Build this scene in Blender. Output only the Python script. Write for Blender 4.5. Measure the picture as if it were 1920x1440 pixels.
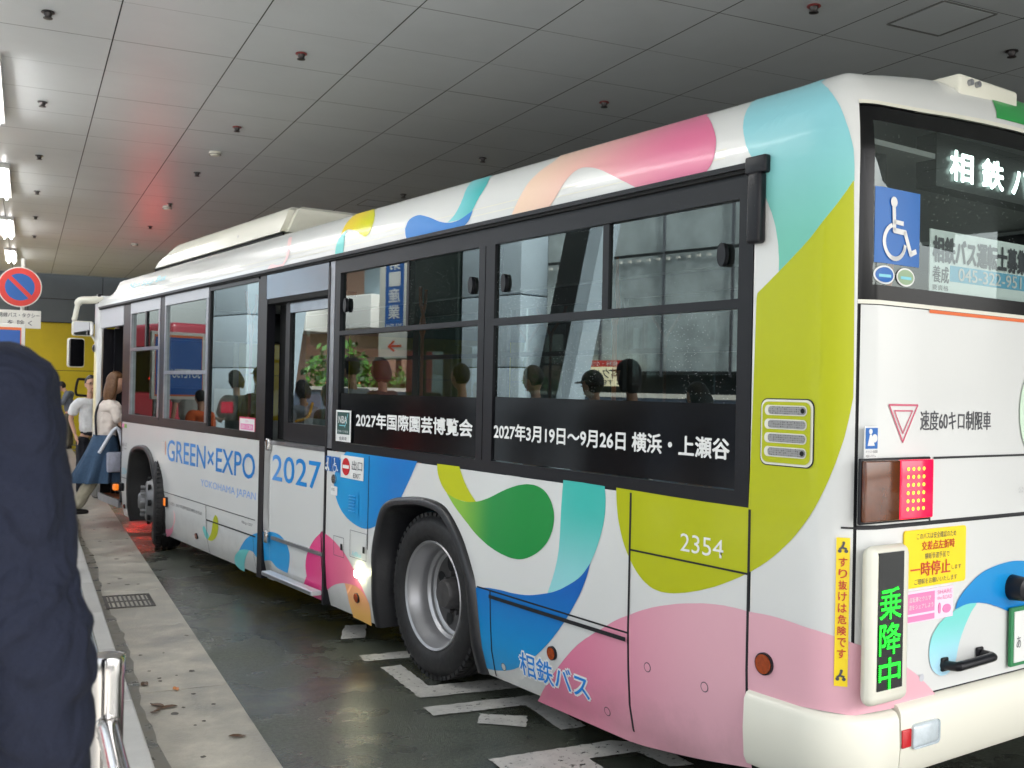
import bpy, bmesh, math, random
from mathutils import Vector, Matrix, Euler
random.seed(7)
PI=math.pi; R=math.radians
scene=bpy.context.scene
for o in list(bpy.data.objects): bpy.data.objects.remove(o)
COL=scene.collection
# ---------------------------------------------------------------- camera, sky, sun, exposure
cam=bpy.data.cameras.new('camera'); camo=bpy.data.objects.new('camera',cam); COL.objects.link(camo)
cam.sensor_width=36; cam.lens=36*1935.4/1920; cam.clip_end=2000; cam.clip_start=.05
cam.dof.use_dof=True; cam.dof.focus_distance=4.6; cam.dof.aperture_fstop=7.0
cr_,cu,cf=Vector((0.904506,-0.425940,0.021063)),Vector((-0.021723,0.003309,0.999759)),Vector((0.425907,0.904745,0.006260))
camo.matrix_world=Matrix(((cr_[0],cu[0],-cf[0],0),(cr_[1],cu[1],-cf[1],0),(cr_[2],cu[2],-cf[2],1.6),(0,0,0,1)))
scene.camera=camo
world=bpy.data.worlds.new('World'); scene.world=world; world.use_nodes=True
nt=world.node_tree; nt.nodes.clear()
SUN_EL,SUN_AZ=R(45),R(156)
sky=nt.nodes.new('ShaderNodeTexSky'); sky.sky_type='NISHITA'; sky.sun_disc=False
sky.sun_elevation=SUN_EL; sky.sun_rotation=SUN_AZ; sky.dust_density=4; sky.air_density=1.0; sky.ozone_density=1
hs=nt.nodes.new('ShaderNodeHueSaturation'); hs.inputs['Saturation'].default_value=.3
bg=nt.nodes.new('ShaderNodeBackground'); bg.inputs['Strength'].default_value=.15
wo=nt.nodes.new('ShaderNodeOutputWorld')
nt.links.new(sky.outputs[0],hs.inputs['Color']); nt.links.new(hs.outputs[0],bg.inputs[0]); nt.links.new(bg.outputs[0],wo.inputs[0])
sl=bpy.data.lights.new('sun','SUN'); sl.energy=3.4; sl.angle=R(14); sl.color=(1,.98,.95)
so=bpy.data.objects.new('sun',sl); COL.objects.link(so)
sd=Vector((math.sin(SUN_AZ)*math.cos(SUN_EL),math.cos(SUN_AZ)*math.cos(SUN_EL),math.sin(SUN_EL)))
so.rotation_euler=sd.to_track_quat('Z','Y').to_euler(); so.location=(-30,-10,40)
vs=scene.view_settings; scene.display_settings.display_device='sRGB'
vs.view_transform='Standard'; vs.look='None'; vs.gamma=1; vs.use_curve_mapping=False; vs.exposure=1.74
scene.cycles.use_denoising=True; scene.cycles.max_bounces=10; scene.cycles.diffuse_bounces=5
scene.cycles.transparent_max_bounces=12; scene.cycles.sample_clamp_indirect=8
# ---------------------------------------------------------------- materials
def lin(c): return tuple(((v/255)/12.92 if v<=10 else ((v/255+.055)/1.055)**2.4) for v in c)+(1,)
MATS={}
def nodes(m): return m.node_tree.nodes,m.node_tree.links
def pm(name,c,rough=.5,metal=0,coat=0,noise=0,nscale=8,bump=0,bscale=60,spec=.5,rvar=0,emit=None,est=0):
    if name in MATS: return MATS[name]
    m=bpy.data.materials.new(name); m.use_nodes=True; N,L=nodes(m); b=N['Principled BSDF']
    col=lin(c) if max(c)>1.01 else tuple(c)+(1,)
    b.inputs['Base Color'].default_value=col; b.inputs['Roughness'].default_value=rough; b.inputs['Metallic'].default_value=metal
    b.inputs['Coat Weight'].default_value=coat; b.inputs['Coat Roughness'].default_value=.08; b.inputs['Specular IOR Level'].default_value=spec
    if emit: b.inputs['Emission Color'].default_value=lin(emit); b.inputs['Emission Strength'].default_value=est
    if noise or bump or rvar:
        tc=N.new('ShaderNodeTexCoord')
    if noise or rvar:
        n=N.new('ShaderNodeTexNoise'); n.inputs['Scale'].default_value=nscale; n.inputs['Detail'].default_value=6; n.inputs['Roughness'].default_value=.65
        L.new(tc.outputs['Object'],n.inputs['Vector'])
    if noise:
        mx=N.new('ShaderNodeMix'); mx.data_type='RGBA'
        mx.inputs[6].default_value=tuple(max(0,v*(1-noise)) for v in col[:3])+(1,); mx.inputs[7].default_value=tuple(min(1,v*(1+noise)) for v in col[:3])+(1,)
        mr=N.new('ShaderNodeMapRange'); mr.inputs[1].default_value=.3; mr.inputs[2].default_value=.7
        L.new(n.outputs['Fac'],mr.inputs[0]); L.new(mr.outputs[0],mx.inputs[0]); L.new(mx.outputs[2],b.inputs['Base Color'])
    if rvar:
        mr=N.new('ShaderNodeMapRange'); mr.inputs[1].default_value=.35; mr.inputs[2].default_value=.65; mr.inputs[3].default_value=max(.02,rough-rvar); mr.inputs[4].default_value=min(1,rough+rvar)
        L.new(n.outputs['Fac'],mr.inputs[0]); L.new(mr.outputs[0],b.inputs['Roughness'])
    if bump:
        n2=N.new('ShaderNodeTexNoise'); n2.inputs['Scale'].default_value=bscale; n2.inputs['Detail'].default_value=4
        L.new(tc.outputs['Object'],n2.inputs['Vector'])
        bp=N.new('ShaderNodeBump'); bp.inputs['Strength'].default_value=bump; bp.inputs['Distance'].default_value=.01
        L.new(n2.outputs['Fac'],bp.inputs['Height']); L.new(bp.outputs[0],b.inputs['Normal'])
    MATS[name]=m; return m
def drops(m,scale=95,thr=.23,strength=.5,dens=.35,coat=False,wave=3.0):
    """rain drops standing on a surface: sparse domes in the normal"""
    N,L=nodes(m); b=N['Principled BSDF']; tc=N.new('ShaderNodeTexCoord')
    v=N.new('ShaderNodeTexVoronoi'); v.inputs['Scale'].default_value=scale; L.new(tc.outputs['Object'],v.inputs['Vector'])
    sep=N.new('ShaderNodeSeparateColor'); L.new(v.outputs['Color'],sep.inputs[0])
    lt=N.new('ShaderNodeMath'); lt.operation='LESS_THAN'; lt.inputs[1].default_value=dens; L.new(sep.outputs[0],lt.inputs[0])
    mr=N.new('ShaderNodeMapRange'); mr.inputs[1].default_value=thr; mr.inputs[2].default_value=0; mr.inputs[3].default_value=0; mr.inputs[4].default_value=1
    L.new(v.outputs['Distance'],mr.inputs[0])
    mu=N.new('ShaderNodeMath'); mu.operation='MULTIPLY'; L.new(mr.outputs[0],mu.inputs[0]); L.new(lt.outputs[0],mu.inputs[1])
    bp=N.new('ShaderNodeBump'); bp.inputs['Strength'].default_value=strength; bp.inputs['Distance'].default_value=.004
    wv=N.new('ShaderNodeTexNoise'); wv.inputs['Scale'].default_value=1.6; wv.inputs['Detail'].default_value=1; L.new(tc.outputs['Object'],wv.inputs['Vector'])
    ma=N.new('ShaderNodeMath'); ma.operation='MULTIPLY_ADD'; ma.inputs[1].default_value=wave; L.new(wv.outputs['Fac'],ma.inputs[0]); L.new(mu.outputs[0],ma.inputs[2]); L.new(ma.outputs[0],bp.inputs['Height'])
    L.new(bp.outputs[0],b.inputs['Coat Normal' if coat else 'Normal'])
    return m
def grad(name,c1,c2,axis,a,b_,rough=.32):
    """printed colour blend of the vehicle wrap"""
    m=pm(name,c1,rough,coat=.1,spec=.3); N,L=nodes(m); b=N['Principled BSDF']
    tc=N.new('ShaderNodeTexCoord'); sx=N.new('ShaderNodeSeparateXYZ'); L.new(tc.outputs['Object'],sx.inputs[0])
    mr=N.new('ShaderNodeMapRange'); mr.interpolation_type='SMOOTHSTEP'; mr.inputs[1].default_value=a; mr.inputs[2].default_value=b_; L.new(sx.outputs[axis],mr.inputs[0])
    mx=N.new('ShaderNodeMix'); mx.data_type='RGBA'; mx.inputs[6].default_value=lin(c1); mx.inputs[7].default_value=lin(c2)
    L.new(mr.outputs[0],mx.inputs[0]); L.new(mx.outputs[2],b.inputs['Base Color'])
    return drops(m,coat=True)
def glass(name,tint,ior=1.75,rough=0.0,wet=0.0):
    if name in MATS: return MATS[name]
    m=bpy.data.materials.new(name); m.use_nodes=True; N,L=nodes(m); N.clear()
    out=N.new('ShaderNodeOutputMaterial'); mix=N.new('ShaderNodeMixShader'); fr=N.new('ShaderNodeFresnel')
    ge=N.new('ShaderNodeNewGeometry'); mi=N.new('ShaderNodeMapRange'); mi.inputs[3].default_value=ior; mi.inputs[4].default_value=1/ior; L.new(ge.outputs['Backfacing'],mi.inputs[0]); L.new(mi.outputs[0],fr.inputs[0])   # the pane reflects alike from both sides
    t=N.new('ShaderNodeBsdfTransparent'); t.inputs[0].default_value=tuple(tint)+(1,)
    g=N.new('ShaderNodeBsdfGlossy'); g.inputs['Roughness'].default_value=rough; g.inputs[0].default_value=(.9,1,.98,1)
    L.new(fr.outputs[0],mix.inputs[0]); L.new(t.outputs[0],mix.inputs[1]); L.new(g.outputs[0],mix.inputs[2])
    last=mix
    if wet:
        tc=N.new('ShaderNodeTexCoord')
        v=N.new('ShaderNodeTexVoronoi'); v.inputs['Scale'].default_value=95; L.new(tc.outputs['Object'],v.inputs['Vector'])
        sep=N.new('ShaderNodeSeparateColor'); L.new(v.outputs['Color'],sep.inputs[0])
        nz=N.new('ShaderNodeTexNoise'); nz.inputs['Scale'].default_value=2.2; L.new(tc.outputs['Object'],nz.inputs['Vector'])
        th=N.new('ShaderNodeMapRange'); th.inputs[1].default_value=.35; th.inputs[2].default_value=.7; th.inputs[3].default_value=.03; th.inputs[4].default_value=wet
        L.new(nz.outputs['Fac'],th.inputs[0])
        lt=N.new('ShaderNodeMath'); lt.operation='LESS_THAN'; L.new(sep.outputs[0],lt.inputs[0]); L.new(th.outputs[0],lt.inputs[1])
        d=N.new('ShaderNodeMath'); d.operation='LESS_THAN'; d.inputs[1].default_value=.13; L.new(v.outputs['Distance'],d.inputs[0])
        mu=N.new('ShaderNodeMath'); mu.operation='MULTIPLY'; L.new(lt.outputs[0],mu.inputs[0]); L.new(d.outputs[0],mu.inputs[1])
        wd=N.new('ShaderNodeBsdfPrincipled'); wd.inputs['Base Color'].default_value=(.36,.4,.4,1); wd.inputs['Roughness'].default_value=.25  # drops get a pale colour in place of the bright sky they refract
        m2=N.new('ShaderNodeMixShader'); L.new(mu.outputs[0],m2.inputs[0]); L.new(mix.outputs[0],m2.inputs[1]); L.new(wd.outputs[0],m2.inputs[2]); last=m2
    L.new(last.outputs[0],out.inputs[0]); MATS[name]=m; return m
def emis(name,c,s):
    m=bpy.data.materials.new(name); m.use_nodes=True; N,L=nodes(m); N.clear()
    o=N.new('ShaderNodeOutputMaterial'); e=N.new('ShaderNodeEmission'); e.inputs[0].default_value=lin(c); e.inputs[1].default_value=s
    L.new(e.outputs[0],o.inputs[0]); MATS[name]=m; return m
def ledmat(name,c,s,dens):
    """dot-matrix lamps: lit dots, dark gaps"""
    m=bpy.data.materials.new(name); m.use_nodes=True; N,L=nodes(m); b=N['Principled BSDF']; b.inputs['Base Color'].default_value=(.01,.012,.012,1)
    tc=N.new('ShaderNodeTexCoord'); mp=N.new('ShaderNodeMapping'); mp.inputs['Scale'].default_value=(dens,dens,dens); L.new(tc.outputs['Object'],mp.inputs[0])
    fr=N.new('ShaderNodeVectorMath'); fr.operation='FRACTION'; L.new(mp.outputs[0],fr.inputs[0])
    sx=N.new('ShaderNodeSeparateXYZ'); L.new(fr.outputs[0],sx.inputs[0])
    def mm(op,a,b2):
        n=N.new('ShaderNodeMath'); n.operation=op
        for i,x in ((0,a),(1,b2)):
            if isinstance(x,(int,float)): n.inputs[i].default_value=x
            else: L.new(x,n.inputs[i])
        return n.outputs[0]
    dx=mm('SUBTRACT',sx.outputs[0],.5); dz=mm('SUBTRACT',sx.outputs[2],.5)
    r2=mm('ADD',mm('MULTIPLY',dx,dx),mm('MULTIPLY',dz,dz)); on=mm('LESS_THAN',r2,.16)
    b.inputs['Emission Color'].default_value=lin(c); L.new(mm('MULTIPLY',on,s),b.inputs['Emission Strength']); MATS[name]=m; return m
M_white=drops(pm('bus_white_paint',(212,213,211),.3,coat=.4),coat=True)
def grime(m,c,zt):
    """road spray dried on the lower panels"""
    N,L=nodes(m); b=N['Principled BSDF']; tc=N.new('ShaderNodeTexCoord'); sx=N.new('ShaderNodeSeparateXYZ'); L.new(tc.outputs['Object'],sx.inputs[0])
    n=N.new('ShaderNodeTexNoise'); n.inputs['Scale'].default_value=7; n.inputs['Detail'].default_value=7; n.inputs['Roughness'].default_value=.7; L.new(tc.outputs['Object'],n.inputs['Vector'])
    ad=N.new('ShaderNodeMath'); ad.operation='MULTIPLY_ADD'; ad.inputs[1].default_value=.35; L.new(n.outputs['Fac'],ad.inputs[0]); L.new(sx.outputs[2],ad.inputs[2])
    mr=N.new('ShaderNodeMapRange'); mr.inputs[1].default_value=zt+.30; mr.inputs[2].default_value=zt; mr.inputs[3].default_value=0; mr.inputs[4].default_value=.4; L.new(ad.outputs[0],mr.inputs[0])
    mx=N.new('ShaderNodeMix'); mx.data_type='RGBA'; mx.inputs[7].default_value=lin(c); L.new(mr.outputs[0],mx.inputs[0])
    old=b.inputs['Base Color'].links
    if old: L.new(old[0].from_socket,mx.inputs[6])
    else: mx.inputs[6].default_value=b.inputs['Base Color'].default_value
    L.new(mx.outputs[2],b.inputs['Base Color']); return m
grime(M_white,(120,112,98),.30)
M_cream=pm('cream_plastic',(222,220,206),.35,coat=.2)
M_black=drops(pm('black_frame',(22,22,27),.35,spec=.3),scale=70,thr=.16,strength=.5,dens=.12)
M_rub=pm('black_rubber',(18,18,19),.6,bump=.1)
M_dark=pm('dark_void',(6,6,7),.8)
M_seam=pm('seam_black',(14,15,22),.5)
M_alu=pm('brushed_aluminium',(150,152,158),.3,metal=.85,noise=.15,nscale=12)
M_steel=pm('polished_steel_panel',(120,128,138),.18,metal=.9,rvar=.06,nscale=3)
M_chrome=pm('stainless_tube',(190,188,186),.16,metal=1,rvar=.06,nscale=14)
M_grey=pm('light_grey_plastic',(190,192,198),.4)
M_glass=glass('tinted_window_glass',(.40,.47,.46),2.05,wet=.75)
M_film=drops(pm('black_window_film',(9,9,11),.16,spec=.25),scale=90,thr=.16,strength=.35,dens=.3)
M_clear=glass('clear_glass',(.75,.8,.78),1.5)
M_txt_w=pm('white_lettering',(228,228,226),.4)
M_txt_b=grad('blue_lettering',(70,146,220),(8,126,206),1,7.4,6.0)
M_txt_b2=grad('blue_lettering_light',(84,152,222),(14,134,212),1,5.0,4.6)
M_txt_p=pm('periwinkle_lettering',(120,165,225),.4)
M_txt_k=pm('dark_grey_lettering',(70,70,76),.4)
M_txt_r=pm('red_lettering',(200,60,40),.4)
M_txt_t=pm('aqua_lettering',(130,205,220),.4)
M_bluesign=pm('blue_sign_vinyl',(18,98,176),.35)
M_yellow=pm('yellow_sticker',(245,214,20),.4)
M_pinkst=pm('pink_sticker',(226,130,180),.4)
M_red=pm('red_vinyl',(205,30,40),.35)
M_amber=pm('amber_reflector',(150,60,15),.2,coat=.6,noise=.3,nscale=60)
M_amberlit=pm('lit_amber_lens',(220,120,30),.2,coat=.6,emit=(255,130,30),est=.18)
DM={'blue':grad('wrap_blue',(14,118,196),(26,150,212),1,3.1,3.8),'blue2':grad('wrap_deep_blue',(26,146,206),(8,92,178),2,.2,.8),
'teal':grad('wrap_aqua',(112,205,205),(100,200,196),2,.1,.5),'teal2':grad('wrap_teal_band',(146,208,212),(62,182,172),2,.68,1.12),
'teal3':grad('wrap_sea_green',(112,190,170),(138,200,210),2,2.05,2.65),'teal4':grad('wrap_roof_teal',(60,175,175),(120,200,205),1,2.3,2.6),
'magenta':grad('wrap_magenta',(232,128,152),(222,52,128),1,3.5,4.4),'orange':grad('wrap_apricot',(240,185,95),(235,165,120),2,.15,.35),
'lime':pm('wrap_lime',(188,194,16),.32,coat=.1,spec=.3),'lime2':drops(pm('wrap_lime_green',(176,182,14),.3,coat=.12,spec=.3),coat=True),
'green':grad('wrap_green',(22,138,62),(142,190,66),1,2.1,2.5),'pink':grad('wrap_pink',(222,170,182),(212,112,146),1,.5,1.75),
'pink2':grad('wrap_roof_pink',(216,112,148),(236,205,180),1,.8,2.0),'pinks':grad('wrap_blush',(228,140,165),(245,205,205),2,.2,.42),
'yellow':grad('wrap_yellow',(205,205,20),(235,205,40),1,3.6,3.95),'tealr':grad('wrap_rear_aqua',(175,220,240),(120,210,202),2,.62,.82),
'bluer':grad('wrap_rear_blue',(8,120,196),(20,140,205),2,.75,.95),'greenr':pm('wrap_rear_green',(20,150,65),.32,coat=.35)}
grime(DM['pink'],(140,118,110),.26); grime(DM['blue2'],(90,100,100),.24)
# ---------------------------------------------------------------- mesh builder
class MB:
    def __init__(s): s.v=[]; s.f=[]; s.m=[]; s.mats=[]; s.n={}
    def mi(s,mat):
        if mat not in s.mats: s.mats.append(mat)
        return s.mats.index(mat)
    def add(s,vs,fs,mat,norms=None):
        b=len(s.v); s.v+= [tuple(v) for v in vs]; i=s.mi(mat)
        for f in fs: s.f.append([b+k for k in f]); s.m.append(i)
        if norms:
            for k,n in enumerate(norms): s.n[b+k]=n
        return s
    def box(s,x0,x1,y0,y1,z0,z1,mat,bev=0):
        if x0>x1:x0,x1=x1,x0
        if y0>y1:y0,y1=y1,y0
        if z0>z1:z0,z1=z1,z0
        if bev:
            bm=bmesh.new(); bmesh.ops.create_cube(bm,size=1)
            for v in bm.verts: v.co=Vector(((x0+x1)/2+v.co.x*(x1-x0),(y0+y1)/2+v.co.y*(y1-y0),(z0+z1)/2+v.co.z*(z1-z0)))
            bmesh.ops.bevel(bm,geom=bm.edges[:],offset=bev,segments=3,affect='EDGES',profile=.5)
            return s.bm(bm,mat)
        V=[(x,y,z) for x in (x0,x1) for y in (y0,y1) for z in (z0,z1)]
        return s.add(V,[(0,1,3,2),(4,6,7,5),(0,4,5,1),(2,3,7,6),(0,2,6,4),(1,5,7,3)],mat)
    def bm(s,bm,mat,mtx=None):
        bm.verts.index_update(); V=[(mtx@v.co if mtx else v.co.copy()) for v in bm.verts]
        s.add(V,[[v.index for v in f.verts] for f in bm.faces],mat); bm.free(); return s
    def quad(s,a,b,c,d,mat): return s.add([a,b,c,d],[(0,1,2,3)],mat)
    def tube(s,pts,r,mat,n=12,cap=True):
        P=[Vector(p) for p in pts]; rr=r if isinstance(r,(list,tuple)) else [r]*len(P)
        V=[];F=[]; up=None
        for i,p in enumerate(P):
            d=(P[min(i+1,len(P)-1)]-P[max(i-1,0)]).normalized()
            if up is None:
                up=Vector((0,0,1)) if abs(d.z)<.9 else Vector((1,0,0))
            a=d.cross(up).normalized(); b=a.cross(d).normalized(); up=b
            for k in range(n):
                t=2*PI*k/n; V.append(p+(a*math.cos(t)+b*math.sin(t))*rr[i])
        for i in range(len(P)-1):
            for k in range(n): F.append((i*n+k,i*n+(k+1)%n,(i+1)*n+(k+1)%n,(i+1)*n+k))
        if cap: F.append(tuple(range(n))[::-1]); F.append(tuple((len(P)-1)*n+k for k in range(n)))
        return s.add(V,F,mat)
    def lathe(s,prof,mat,org,axis='X',n=48):
        """prof: (distance along axis, radius); mat may be a list per band"""
        V=[];o=Vector(org)
        for a,r in prof:
            for k in range(n):
                t=2*PI*k/n; c,q=r*math.cos(t),r*math.sin(t)
                V.append(o+(Vector((a,c,q)) if axis=='X' else Vector((c,a,q)) if axis=='Y' else Vector((c,q,a))))
        for i in range(len(prof)-1):
            F=[(i*n+k,i*n+(k+1)%n,(i+1)*n+(k+1)%n,(i+1)*n+k) for k in range(n)]
            mm=mat[i] if isinstance(mat,list) else mat
            if i==0: base=len(s.v); s.v+=[tuple(v) for v in V]
            mi=s.mi(mm)
            for f in F: s.f.append([base+x for x in f]); s.m.append(mi)
        return s
    def prism(s,pts2,z0,z1,mat,fn=lambda x,y,z:(x,y,z)):
        n=len(pts2); V=[fn(x,y,z0) for x,y in pts2]+[fn(x,y,z1) for x,y in pts2]
        F=[tuple(range(n))[::-1],tuple(range(n,2*n))]+[(k,(k+1)%n,n+(k+1)%n,n+k) for k in range(n)]
        return s.add(V,F,mat)
    def build(s,name,parent=None,smooth=None,fix=True,loc=None):
        me=bpy.data.meshes.new(name); me.from_pydata([tuple(v) for v in s.v],[],s.f)
        for m in s.mats: me.materials.append(m)
        me.polygons.foreach_set('material_index',s.m); me.update()
        if fix and not s.n:
            bm=bmesh.new(); bm.from_mesh(me); bmesh.ops.recalc_face_normals(bm,faces=bm.faces[:]); bm.to_mesh(me); bm.free()
        if smooth is not None:
            me.polygons.foreach_set('use_smooth',[True]*len(me.polygons)); me.set_sharp_from_angle(angle=R(smooth))
        if s.n:
            me.polygons.foreach_set('use_smooth',[True]*len(me.polygons))
            me.normals_split_custom_set_from_vertices([s.n.get(i,(0,0,0)) for i in range(len(me.vertices))])
        o=bpy.data.objects.new(name,me); COL.objects.link(o)
        if parent: o.parent=parent
        if loc: o.location=loc
        return o
def tag(o,label,cat,group=None,kind=None):
    if label: o['label']=label
    if cat: o['category']=cat
    if group: o['group']=group
    if kind: o['kind']=kind
    return o
def structure(o): o['kind']='structure'; return o
def empty(name,loc=(0,0,0),rz=0,label=None,cat=None,group=None):
    o=bpy.data.objects.new(name,None); COL.objects.link(o); o.location=loc; o.rotation_euler=(0,0,rz); return tag(o,label,cat,group)
def dup(root,loc,label,rz=None):
    r=root.copy(); COL.objects.link(r); r.location=loc; r['label']=label
    if rz is not None: r.rotation_euler=(0,0,rz)
    for ch in list(root.children):
        c=ch.copy(); COL.objects.link(c); c.parent=r
        for g in ch.children:
            d=g.copy(); COL.objects.link(d); d.parent=c
    return r
_tc={}
def text2(txt,bold=0.0):
    """2-D triangles of a text, normalised to its own bounding box: (points, faces, aspect)"""
    k=(txt,bold)
    if k in _tc: return _tc[k]
    c=bpy.data.curves.new('lettering','FONT'); c.body=txt; c.resolution_u=3; c.offset=bold
    o=bpy.data.objects.new('lettering',c); COL.objects.link(o)
    dg=bpy.context.evaluated_depsgraph_get(); me=bpy.data.meshes.new_from_object(o.evaluated_get(dg))
    P=[(v.co.x,v.co.y) for v in me.vertices]; F=[list(p.vertices) for p in me.polygons]
    bpy.data.objects.remove(o); bpy.data.curves.remove(c); bpy.data.meshes.remove(me)
    x0=min(p[0] for p in P);x1=max(p[0] for p in P);y0=min(p[1] for p in P);y1=max(p[1] for p in P)
    P=[((p[0]-x0)/(x1-x0),(p[1]-y0)/max(1e-6,y1-y0)) for p in P]
    _tc[k]=(P,F,(x1-x0)/max(1e-6,y1-y0)); return _tc[k]
def put_text(mb,txt,a,b,fn,mat,bold=0.0):
    """fill the box a=(s0,t0) b=(s1,t1) with lettering; fn maps (s,t) to 3-D"""
    P,F,_=text2(txt,0)
    sh=[(0,0)]+([(bold*math.cos(2*PI*k/6),bold*math.sin(2*PI*k/6)) for k in range(6)] if bold else [])
    for k,(ex,ey) in enumerate(sh): _put(mb,P,F,(a[0]+ex*abs(b[1]-a[1]),a[1]+ey*abs(b[1]-a[1])),(b[0]+ex*abs(b[1]-a[1]),b[1]+ey*abs(b[1]-a[1])),fn,mat,k*.00022)
def _put(mb,P,F,a,b,fn,mat,lift):
    e=.002; n=Vector(fn(a[0]+e,a[1]))-Vector(fn(a[0],a[1])); n=n.cross(Vector(fn(a[0],a[1]+e))-Vector(fn(a[0],a[1]))).normalized()*lift
    mb.add([Vector(fn(a[0]+(b[0]-a[0])*x,a[1]+(b[1]-a[1])*y))+n for x,y in P],F,mat)
def stroke2(pts,w):
    """flat ribbon along a polyline -> list of quads (2-D)"""
    out=[]
    for i in range(len(pts)-1):
        (x0,y0),(x1,y1)=pts[i],pts[i+1]; d=math.hypot(x1-x0,y1-y0) or 1; nx,ny=-(y1-y0)/d*w/2,(x1-x0)/d*w/2
        ex,ey=(x1-x0)/d*w*.25,(y1-y0)/d*w*.25
        out.append([(x0-nx-ex,y0-ny-ey),(x1-nx+ex,y1-ny+ey),(x1+nx+ex,y1+ny+ey),(x0+nx-ex,y0+ny-ey)])
    return out
def circ2(cx,cy,rx,ry=None,n=24,a0=0,a1=2*PI):
    ry=ry or rx; return [(cx+rx*math.cos(a0+(a1-a0)*k/n),cy+ry*math.sin(a0+(a1-a0)*k/n)) for k in range(n)]
def cr(pts,n=5):
    P=[Vector(p) for p in pts]; out=[]
    for i in range(len(P)-1):
        p1,p2=P[i],P[i+1]; p0=P[i-1] if i else 2*p1-p2; p3=P[i+2] if i+2<len(P) else 2*p2-p1
        for k in range(n):
            t=k/n; out.append(.5*((2*p1)+(p2-p0)*t+(2*p0-5*p1+4*p2-p3)*t*t+(3*p1-p0-3*p2+p3)*t**3))
    out.append(P[-1]); return out
# ---------------------------------------------------------------- ground
def wet_asphalt():
    m=bpy.data.materials.new('wet_asphalt'); m.use_nodes=True; N,L=nodes(m); b=N['Principled BSDF']
    tc=N.new('ShaderNodeTexCoord')
    def noise(sc,de=5,ro=.6):
        n=N.new('ShaderNodeTexNoise'); n.inputs['Scale'].default_value=sc; n.inputs['Detail'].default_value=de; n.inputs['Roughness'].default_value=ro; L.new(tc.outputs['Object'],n.inputs['Vector']); return n.outputs['Fac']
    def mrange(x,a,b2,c,d):
        r=N.new('ShaderNodeMapRange'); r.inputs[1].default_value=a; r.inputs[2].default_value=b2; r.inputs[3].default_value=c; r.inputs[4].default_value=d; L.new(x,r.inputs[0]); return r.outputs[0]
    wet=noise(.9,5,.65); fine=noise(55,4,.7); grit=noise(190,2,.5)
    cr1=N.new('ShaderNodeMix'); cr1.data_type='RGBA'; cr1.inputs[6].default_value=(.020,.025,.019,1); cr1.inputs[7].default_value=(.095,.106,.082,1)
    L.new(mrange(wet,.33,.68,0,1),cr1.inputs[0])
    cr2=N.new('ShaderNodeMix'); cr2.data_type='RGBA'; cr2.blend_type='MULTIPLY'; cr2.inputs[0].default_value=1
    L.new(cr1.outputs[2],cr2.inputs[6]); g=N.new('ShaderNodeMix'); g.data_type='RGBA'; g.inputs[6].default_value=(.35,.35,.35,1); g.inputs[7].default_value=(1.6,1.6,1.6,1)
    L.new(mrange(fine,.3,.7,0,1),g.inputs[0]); L.new(g.outputs[2],cr2.inputs[7]); L.new(cr2.outputs[2],b.inputs['Base Color'])
    L.new(mrange(wet,.4,.62,.09,.5),b.inputs['Roughness'])
    bp=N.new('ShaderNodeBump'); bp.inputs['Strength'].default_value=.8; bp.inputs['Distance'].default_value=.008
    ad=N.new('ShaderNodeMath'); ad.operation='ADD'; L.new(fine,ad.inputs[0]); L.new(grit,ad.inputs[1]); L.new(ad.outputs[0],bp.inputs['Height']); L.new(bp.outputs[0],b.inputs['Normal'])
    b.inputs['Coat Roughness'].default_value=.11; L.new(mrange(wet,.42,.60,.85,.0),b.inputs['Coat Weight'])
    b2=N.new('ShaderNodeBump'); b2.inputs['Strength'].default_value=.35; b2.inputs['Distance'].default_value=.006; L.new(fine,b2.inputs['Height']); L.new(b2.outputs[0],b.inputs['Coat Normal'])
    MATS['wet_asphalt']=m; return m
M_asph=wet_asphalt()
M_conc=pm('gutter_concrete',(160,155,144),.5,noise=.42,nscale=3.2,rvar=.22,bump=.25,bscale=70)
M_kerb=pm('kerb_stone',(176,175,172),.5,noise=.2,nscale=5,rvar=.15,bump=.15,bscale=90)
M_pave=pm('pavement_block',(196,192,184),.6,noise=.25,nscale=4,bump=.2)
M_joint=pm('joint_dirt',(70,64,56),.8,noise=.3,nscale=20)
def sheet(name,x0,x1,y0,y1,z,mat,n=1):
    mb=MB(); mb.quad((x0,y0,z),(x1,y0,z),(x1,y1,z),(x0,y1,z),mat); return structure(mb.build(name,fix=False))
sheet('road',-250,250,-250,250,0,M_asph)
g=MB()
ys=[-20,-3.0,-.2,2.8,5.6,8.4,11.2,13.0,16,19,22,25,28,31,33]
for a,b in zip(ys[:-1],ys[1:]): g.box(.474,1.005,a+.004,b-.004,-.05,.006,M_conc)
g.box(.476,1.003,-20,33,-.05,.003,M_joint)
M_strip=pm('gutter_strip',(104,100,90),.35,noise=.35,nscale=7,rvar=.15); M_stain=pm('gum_stain',(78,72,64),.5)
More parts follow.
